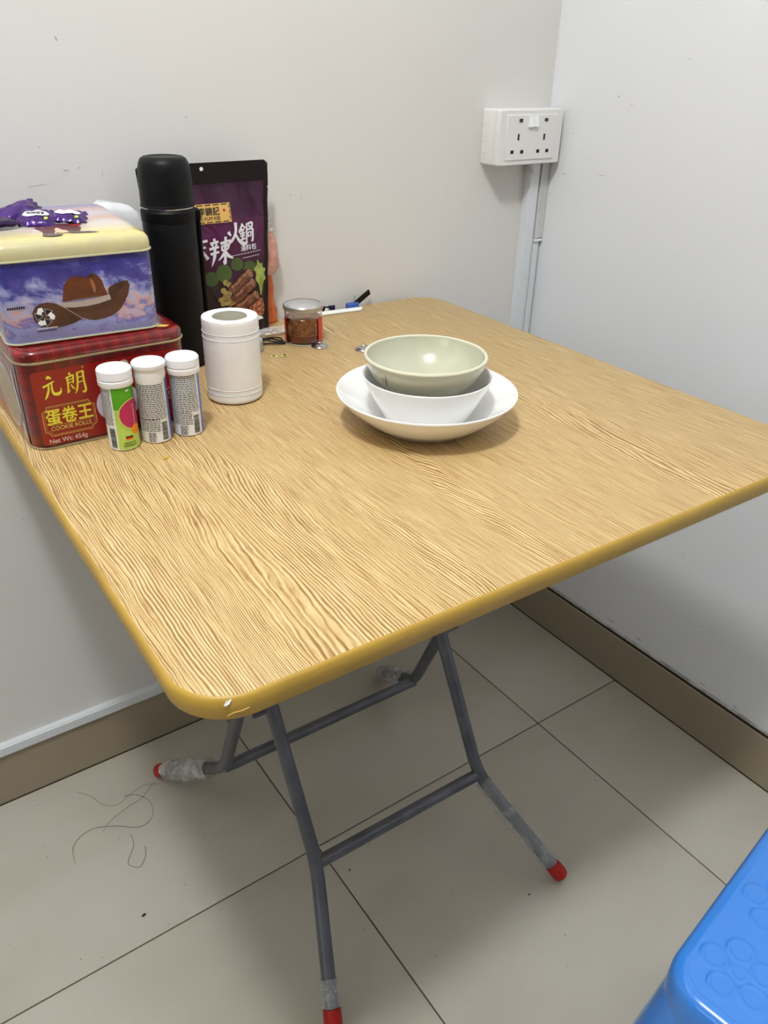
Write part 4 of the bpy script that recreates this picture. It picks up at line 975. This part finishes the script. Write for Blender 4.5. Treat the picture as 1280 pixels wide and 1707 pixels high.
# ---------------------------------------------------------------- plastic bags behind
def blob_bag(name, label, cat, w, d, h, loc, m, seed, prof, amp=.004, rz=0.0):
    t = thing(name, label, cat, loc, rz); nz_, na = 24, 36; V, F = [], []
    for i in range(nz_ + 1):
        f = i / nz_; z = h * f
        for k, (f0, s0) in enumerate(prof[:-1]):
            f1, s1 = prof[k + 1]
            if f0 <= f <= f1: s = s0 + (s1 - s0) * (f - f0) / max(f1 - f0, 1e-6)
        for j in range(na):
            a = 2 * PI * j / na; ca, sa = math.cos(a), math.sin(a)
            q = (abs(ca) ** 3 + abs(sa) ** 3) ** (-1 / 3)
            n_ = noise.noise((ca * 2.2 + seed, sa * 2.2, z * 30)); n2 = noise.noise((ca * 6, sa * 6 + seed, z * 80))
            r = 1 + (n_ * 1.0 + n2 * .5) * amp / (min(w, d) / 2) * (0.15 if i == 0 else 1) * .5
            V.append((ca * q * w / 2 * s * min(r, 1.1), sa * q * d / 2 * max(.35, s) * min(r, 1.06), z + (0 if i == 0 else n2 * amp * .3)))
    for i in range(nz_):
        for j in range(na): F.append((i * na + j, i * na + (j + 1) % na, (i + 1) * na + (j + 1) % na, (i + 1) * na + j))
    F.append(tuple(reversed(range(na)))); F.append(tuple(range(nz_ * na, (nz_ + 1) * na)))
    return t, V, F
t, V, F = blob_bag('plastic_bag', 'crumpled white plastic bag behind the painted tin and the black flask', 'bag', .072, .040, .199, (-.8080, -.0385, TH), M['white_film'], 3, [(0, .94), (.8, 1), (.95, .9), (1, .55)])
V = [(x, y, z - max(0, (x + .01)) * .22 * (z / .204)) for x, y, z in V]
mesh_obj('bag_film', V, F, M['white_film'], t, sharp=180)
t, V, F = blob_bag('snack_bag', 'narrow bag of orange snacks with clear crinkled top, behind the foil pouch', 'bag', .082, .017, .076, (-.6080, -.0155, TH), M['orange_bag'], 9, [(0, .98), (.25, .96), (.5, .86), (.8, .86), (1, .80)], amp=.002)
mesh_obj('snack_packet', V, F, M['orange_bag'], t, sharp=180)
_, V, F = blob_bag('tmp', '', '', .094, .018, .074, (0, 0, 0), None, 5, [(0, .82), (.15, 1.0), (.5, .96), (.8, .84), (.95, .72), (1, .5)], amp=.002); bpy.data.objects.remove(_)
up = mesh_obj('bag_top', V, F, M['pink_bag'], t, sharp=180, loc=(0, 0, .074)); up['label'] = 'crinkled clear top of the bag'
_, V, F = blob_bag('tmp', '', '', .064, .014, .026, (0, 0, 0), None, 7, [(0, .98), (.5, 1.0), (.8, .9), (1, .5)], amp=.002); bpy.data.objects.remove(_)
mesh_obj('bag_neck', V, F, M['clear'], t, sharp=180, loc=(0.006, 0, .136))

# ---------------------------------------------------------------- chilli jar
KJ = 1.14
JX, JY = -.5810, -.1235
t = thing('chilli_jar', 'small clear jar of red chilli oil with a clear lid near the wall', 'jar', (JX, JY, TH))
mesh_obj('jar_wall', *lathe([(0, .0004), (.0245, .0004), (.0264, .0025), (.0270, .0400), (.0270, .0440), (.0260, .0440), (.0258, .0035), (.0240, .0018), (0, .0018)], 56), M['glass'], t)
mesh_obj('sauce', *lathe([(0, .0022), (.0238, .0022), (.0253, .0040), (.0257, .0330), (.0252, .0336), (0, .0330)], 48), M['sauce'], t)
mesh_obj('dark_oil', *lathe([(.02545, .0035), (.0257, .0040), (.0259, .0110), (.02585, .0120)], 48), M['sauce_dark'], t)
mesh_obj('lid_ring', *lathe([(.0268, .0425), (.0286, .0427), (.0292, .0446), (.0290, .0478), (.0278, .0490), (.0262, .0486), (.0260, .0440)], 56), M['lid_silver'], t)
mesh_obj('lid', *lathe([(.0262, .0476), (.0225, .0472), (.0215, .0484), (0, .0482)], 56), M['lid_clear'], t)
jm = lambda u, v, l: ((.0272 + l) * math.cos(u), (.0272 + l) * math.sin(u), v)
ja = math.radians(-118)
decal('label_print', [flat_rect(ja + .85, ja + 1.35, .0050, .0340, 6)], M['jar_red'], t, jm, .0003)
decal('label_print', [flat_rect(ja - 1.6, ja - 1.15, .0030, .0320, 6)], M['jar_red'], t, jm, .0003)

for ch in t.children: ch.scale = (1, 1, KJ)
# ---------------------------------------------------------------- small things on the table
def disc(label, x, y):
    t = thing('metal_button', label, 'button', (x, y, TH))
    mesh_obj('flange', *lathe([(0, .0004), (.0118, .0003), (.0125, .0010), (.0118, .0020), (.0092, .0022)], 36), M['silver'], t)
    mesh_obj('dome', *lathe([(.0093, .0020), (.0088, .0034), (.0065, .0048), (.0035, .0054), (.0030, .0048), (0, .0046)], 36), M['silver'], t)
disc('shiny domed metal button on the table beside the chilli jar', -.5740, -.1570)
disc('domed metal button half hidden behind the stack of bowls', -.5275, -.2010)
# sticker
st = tag(mesh_obj('sticker', *join([([(-.0118, -.0040, 0), (-.0090, -.0050, 0), (.0100, -.0046, 0), (.0125, -.0020, 0), (.0110, .0010, 0), (.0120, .0042, 0), (.0080, .0050, 0), (-.0020, .0036, 0), (-.0095, .0048, 0), (-.0125, .0020, 0), (-.0105, -.0010, 0), (-.0118, -.0040, .0002)], [tuple(range(12))])]), M['sticker'], smooth=False, loc=(-.6445, -.1640, TH + .0006), rot=-.28), 'torn pale yellow sticker scrap with dark marks stuck on the table', 'sticker')
decal('printed_mark', [flat_rect(-.009, -.006, -.003, .003), flat_line([(-.003, .0020), (.001, -.0005), (.004, .0022)], .0008), flat_rect(-.001, .002, -.0035, -.0022), flat_rect(.006, .010, -.003, .003)], M['sticker_ink'], st, lambda u, v, l: (u, v, .0003 + l))
# white paper sleeve (wrapped chopsticks)
ps0, ps1 = Vector((-.530, .0005 - .018, TH)), Vector((-.4165, -.0300, TH))
ang = math.atan2(ps1.y - ps0.y, ps1.x - ps0.x); ln = (ps1 - ps0).length
V, F = rr(ln, .0140, .0018, [(.0008, .0003), (0, .0012), (0, .0028), (.0022, .0040)], 3)
V = [(x + (.004 * y / .006 if x > 0 else 0), y, z) for x, y, z in V]
mid = (ps0 + ps1) / 2
tag(mesh_obj('paper_sleeve', V, F, M['paper'], loc=(mid.x, mid.y, TH), rot=ang), 'long flat white paper sleeve lying along the back wall', 'paper sleeve')
# wrapper scrap leaning at the wall
t = thing('sweet_wrapper', 'crumpled purple and green wrapper at the back edge beside the chilli jar', 'wrapper', (-.4720, -.0085, TH), -.1)
V, F = [], []
for i in range(13):
    for j in range(6):
        u, v = i / 12, j / 5; V.append(((u - .5) * .030, .003 * noise.noise((u * 7, v * 4, 1)) - .001, .0006 + v * .0085 + .003 * noise.noise((u * 5, v * 2, 4)) * v))
for i in range(12):
    for j in range(5): F.append((i * 6 + j, (i + 1) * 6 + j, (i + 1) * 6 + j + 1, i * 6 + j + 1))
mesh_obj('foil', V, F, M['candy_dark'], t, sharp=180)
mesh_obj('foil_patch', [(-.006, -.0035, .001), (.000, -.0038, .001), (.002, -.0035, .006), (-.004, -.0035, .007)], [(0, 1, 2, 3)], M['print_white'], t)
mesh_obj('foil_patch', [(.001, -.0040, .001), (.005, -.0040, .001), (.004, -.0038, .004), (.001, -.0038, .004)], [(0, 1, 2, 3)], M['lime'], t)
# blue clip / nail clipper leaning against the wall
t = thing('nail_clipper', 'small nail clipper with blue body and black lever leaning on the back wall', 'clipper', (-.4270, -.0165, TH), 0)
mesh_obj('clip_body', *rr(.022, .0100, .002, [(.0006, .0004), (0, .0012), (0, .0080), (.0015, .0100)], 3), M['blue_clip'], t)
mesh_obj('clip_foot', *tube([(-.0120, -.002, .0022), (-.002, -.0042, .0014), (.004, -.0042, .0014)], .0013, 8), M['black_rubber'], t)
def bar(a, b, wd, th, m, name, par):
    a, b = Vector(a), Vector(b); d = (b - a); side = d.cross(Vector((0, 1, 0))).normalized() * wd / 2; n_ = Vector((0, 1, 0)) * th / 2
    V = [tuple(p + s1 * side + s2 * n_) for p in (a, b) for s1, s2 in ((-1, -1), (1, -1), (1, 1), (-1, 1))]
    mesh_obj(name, V, [(0, 1, 2, 3), (7, 6, 5, 4), (0, 4, 5, 1), (1, 5, 6, 2), (2, 6, 7, 3), (3, 7, 4, 0)], m, par, smooth=False)
bar((.0020, .000, .0050), (.0420, .012, .0200), .0082, .003, M['black_rubber'], 'lever', t)
bar((-.0020, -.001, .0060), (.0105, .006, .0185), .0030, .0012, M['silver'], 'steel_arm', t)
# black cord
dxc = -.012
cp = [(-.640, -.090, .003), (-.625, -.098, .0025), (-.612, -.100, .004), (-.603, -.106, .0022), (-.600, -.116, .0022), (-.606, -.122, .0022), (-.616, -.118, .0030), (-.628, -.112, .0022), (-.640, -.108, .0022)]
cp2 = [(-.636, -.094, .0055), (-.622, -.108, .006), (-.613, -.119, .0045), (-.603, -.121, .0035), (-.601, -.112, .0060), (-.610, -.104, .0068), (-.630, -.100, .0062)]
t = thing('cord', 'thin black looped cord lying between the toilet roll and the chilli jar', 'cord', (0, 0, TH))
mesh_obj('cord_loop', *tube(catmull([(a + dxc, b, c) for a, b, c in cp], 6), .0012, 8), M['cord'], t)
mesh_obj('cord_loop', *tube(catmull([(a + dxc, b, c) for a, b, c in cp2], 6), .0011, 8), M['cord'], t)
mesh_obj('cord_end', *tube([(-.6155, -.1205, .0030), (-.6120, -.1235, .0028)], .0026, 10), M['cord'], t)
# pale grey cap beside the roll
t = thing('bottle_cap', 'pale grey plastic cap half hidden behind the toilet roll', 'cap', (-.6640, -.1240, TH))
mesh_obj('cap_shell', *lathe([(0, .0004), (.0135, .0004), (.0142, .0020), (.0138, .0160), (.0120, .0178), (0, .0180)], 36), M['grey_plastic'], t)
# clear wrapper flattened under the snack bag
V, F = [], []
for i in range(15):
    for j in range(9):
        u, v = i / 14, j / 8; V.append(((u - .5) * .085, (v - .5) * .034, .0022 + .0030 * (noise.noise((u * 6, v * 5, 2)) + .6)))
for i in range(14):
    for j in range(8): F.append((i * 9 + j, (i + 1) * 9 + j, (i + 1) * 9 + j + 1, i * 9 + j + 1))
tag(mesh_obj('clear_wrapper', V, F, M['clear'], loc=(-.5950, -.0660, TH), rot=-.1, sharp=180), 'flat clear plastic wrapper on the table in front of the foil pouch', 'wrapper')
# crumb
tag(mesh_obj('crumb', *tube([(-.0030, 0, .0009), (0, -.0006, .0012), (.0030, .0004, .0018)], [.0006, .0011, .0004], 6), M['crumb'], loc=(-.8975, -.3870, TH)), 'tiny yellow crumb on the table in front of the white tablet tubes', 'crumb')

# ---------------------------------------------------------------- blue stool
SA = math.radians(9.3); SZ = .450; SW = .275
cs, ss = math.cos(SA), math.sin(SA)
cor = Vector((-.7155, -.9430, 0))
cen = cor + Vector((cs * SW / 2 + ss * SW / 2, ss * SW / 2 - cs * SW / 2, 0))
t = thing('plastic_stool', 'glossy blue plastic stool with embossed flowers on its square seat', 'stool', (cen.x, cen.y, 0), SA)
NG = 150
fls = [(-SW / 2 + .053 + .085 * a, SW / 2 - .048 - .085 * b) for a in range(3) for b in range(3)]
def seat_z(x, y):
    z = 0.0
    for fx, fy in fls:
        dx, dy = x - fx, y - fy
        if dx * dx + dy * dy > .04 ** 2: continue
        a0 = math.atan2(dy, dx)
        for k in range(5):
            a = 2 * PI * k / 5 + .35; qx, qy = fx + .0215 * math.cos(a), fy + .0215 * math.sin(a)
            dd = math.hypot(x - qx, y - qy); z += .0014 * math.exp(-((dd - .0105) / .0017) ** 2)
            if dd < .0105: z = max(z, .0004)
        dd = math.hypot(dx, dy); z += .0009 * math.exp(-((dd - .0065) / .0015) ** 2)
    return z
V, F = [], []
half = SW / 2 - .0130
def rc_map(u, v):  # square -> rounded square
    r = .0250; x, y = u * half, v * half
    ax, ay = abs(x) - (half - r), abs(y) - (half - r)
    if ax > 0 and ay > 0:
        m_ = max(ax, ay); l = math.hypot(ax, ay); k = m_ / l
        x = math.copysign(half - r + ax * k, x); y = math.copysign(half - r + ay * k, y)
    return x, y
for i in range(NG + 1):
    for j in range(NG + 1):
        x, y = rc_map(-1 + 2 * i / NG, -1 + 2 * j / NG); V.append((x, y, SZ + seat_z(x, y)))
for i in range(NG):
    for j in range(NG): a = i * (NG + 1) + j; F.append((a, a + NG + 1, a + NG + 2, a + 1))
mesh_obj('seat', V, F, M['stool'], t, sharp=180)
mesh_obj('seat_rim', *rr(SW, SW, .038, [(.0150, SZ - .0008), (.0128, SZ - .0001), (.0100, SZ - .0003), (.0050, SZ - .0016), (.0018, SZ - .0050), (0, SZ - .0100), (-.0008, SZ - .024), (-.0016, SZ - .050), (.0015, SZ - .0502), (.0015, SZ - .024), (.003, SZ - .012)], 10, cap0=False, cap1=False), M['stool'], t, sharp=80)
# four splayed legs: rounded corner panels that spread and narrow towards the floor
for sx, sy in ((-1, 1), (1, 1), (1, -1), (-1, -1)):
    V, F = [], []; nz_ = 14
    for i in range(nz_ + 1):
        f = i / nz_; z = (SZ - .030) * (1 - f) + .0002
        c0 = SW / 2 - .0005 + .058 * f; wl = .070 - .036 * f; rc_ = .036 - .012 * f
        out, inn = [], []
        for rad, dst in ((rc_, out), (rc_ - .0032, inn)):
            k0 = c0 - rc_
            dst.append((k0 - wl, k0 + rad))
            for q in range(9):
                a = math.radians(90 - 90 * q / 8); dst.append((k0 + rad * math.cos(a), k0 + rad * math.sin(a)))
            dst.append((k0 + rad, k0 - wl))
        for x, y in out + inn[::-1]: V.append((sx * x, sy * y, z))
    k = 22
    for i in range(nz_):
        for j in range(k): F.append((i * k + j, i * k + (j + 1) % k, (i + 1) * k + (j + 1) % k, (i + 1) * k + j))
    F.append(tuple(range(k))); F.append(tuple(range(nz_ * k, nz_ * k + k)))
    mesh_obj('leg', V, F, M['stool'], t, sharp=50)

# ---------------------------------------------------------------- hairs and specks on the floor
hz_ = .0009
def hair(label, pts, r=.00028):
    tag(mesh_obj('hair_strand', *tube(catmull([(x, y, hz_ + .0006 * (k % 2)) for k, (x, y) in enumerate(pts)], 8), r, 5), M['hair']), label, 'hair')
hair('long dark hair strand looping on the floor tile beside the rear left table foot', [(-1.060, -.185), (-1.052, -.150), (-1.020, -.135), (-.985, -.150), (-.950, -.175), (-.925, -.165), (-.918, -.135), (-.930, -.110), (-.950, -.098)])
hair('short dark hair strand curled on the floor tile left of the front table leg', [(-.968, -.180), (-.972, -.205), (-.990, -.230), (-.978, -.248), (-.962, -.232), (-.958, -.215)])
hair('fine dark hair strand crossing the tile from the back baseboard to the table foot', [(-1.015, -.045), (-1.000, -.065), (-.985, -.098), (-.965, -.110), (-.940, -.100), (-.915, -.095), (-.893, -.104)], .00022)
hair('fine dark hair strand in front of the wrapped rear left foot', [(-.900, -.098), (-.925, -.118), (-.955, -.125), (-.985, -.135), (-1.004, -.150)], .00022)
def speck(label, x, y, r, r2, rz):
    tag(mesh_obj('seed', *[([(a * r, b * r2, c * .0012 + .0014) for a, b, c in lathe([(0, -1), (.6, -.8), (1, 0), (.6, .8), (0, 1)], 10)[0]]), lathe([(0, -1), (.6, -.8), (1, 0), (.6, .8), (0, 1)], 10)[1]], M['speck'], loc=(x, y, 0), rot=rz), label, 'seed')
speck('oval black seed lying on the lit floor tile at the lower left', -1.001, -.330, .0036, .0019, .3)
speck('black grain on the floor beside the front crossbar', -.704, -.439, .0016, .0013, 0)
speck('black grain on the floor in front of the right table foot', -.496, -.631, .0016, .0013, 0)
V, F = [], []
parts = []
rn = random.Random(12)
for k in range(46):
    if k % 3 == 0: x, y = rn.uniform(-1.10, -.86), rn.uniform(-.46, -.03)
    elif k % 3 == 1: x, y = rn.uniform(-.60, -.10), rn.uniform(-.75, -.10)
    else: x, y = rn.uniform(-.95, -.45), rn.uniform(-.75, -.05)
    r = rn.uniform(.0005, .0010); parts.append(([(x + r, y, .0003), (x, y + r, .0003), (x - r, y, .0003), (x, y - r, .0003), (x, y, .0003 + r)], [(0, 1, 4), (1, 2, 4), (2, 3, 4), (3, 0, 4)]))
dust = mesh_obj('dust_specks', *join(parts), M['speck'], smooth=False)
tag(dust, 'tiny dark dust specks scattered over the floor tiles under the table', 'dust'); dust['kind'] = 'stuff'
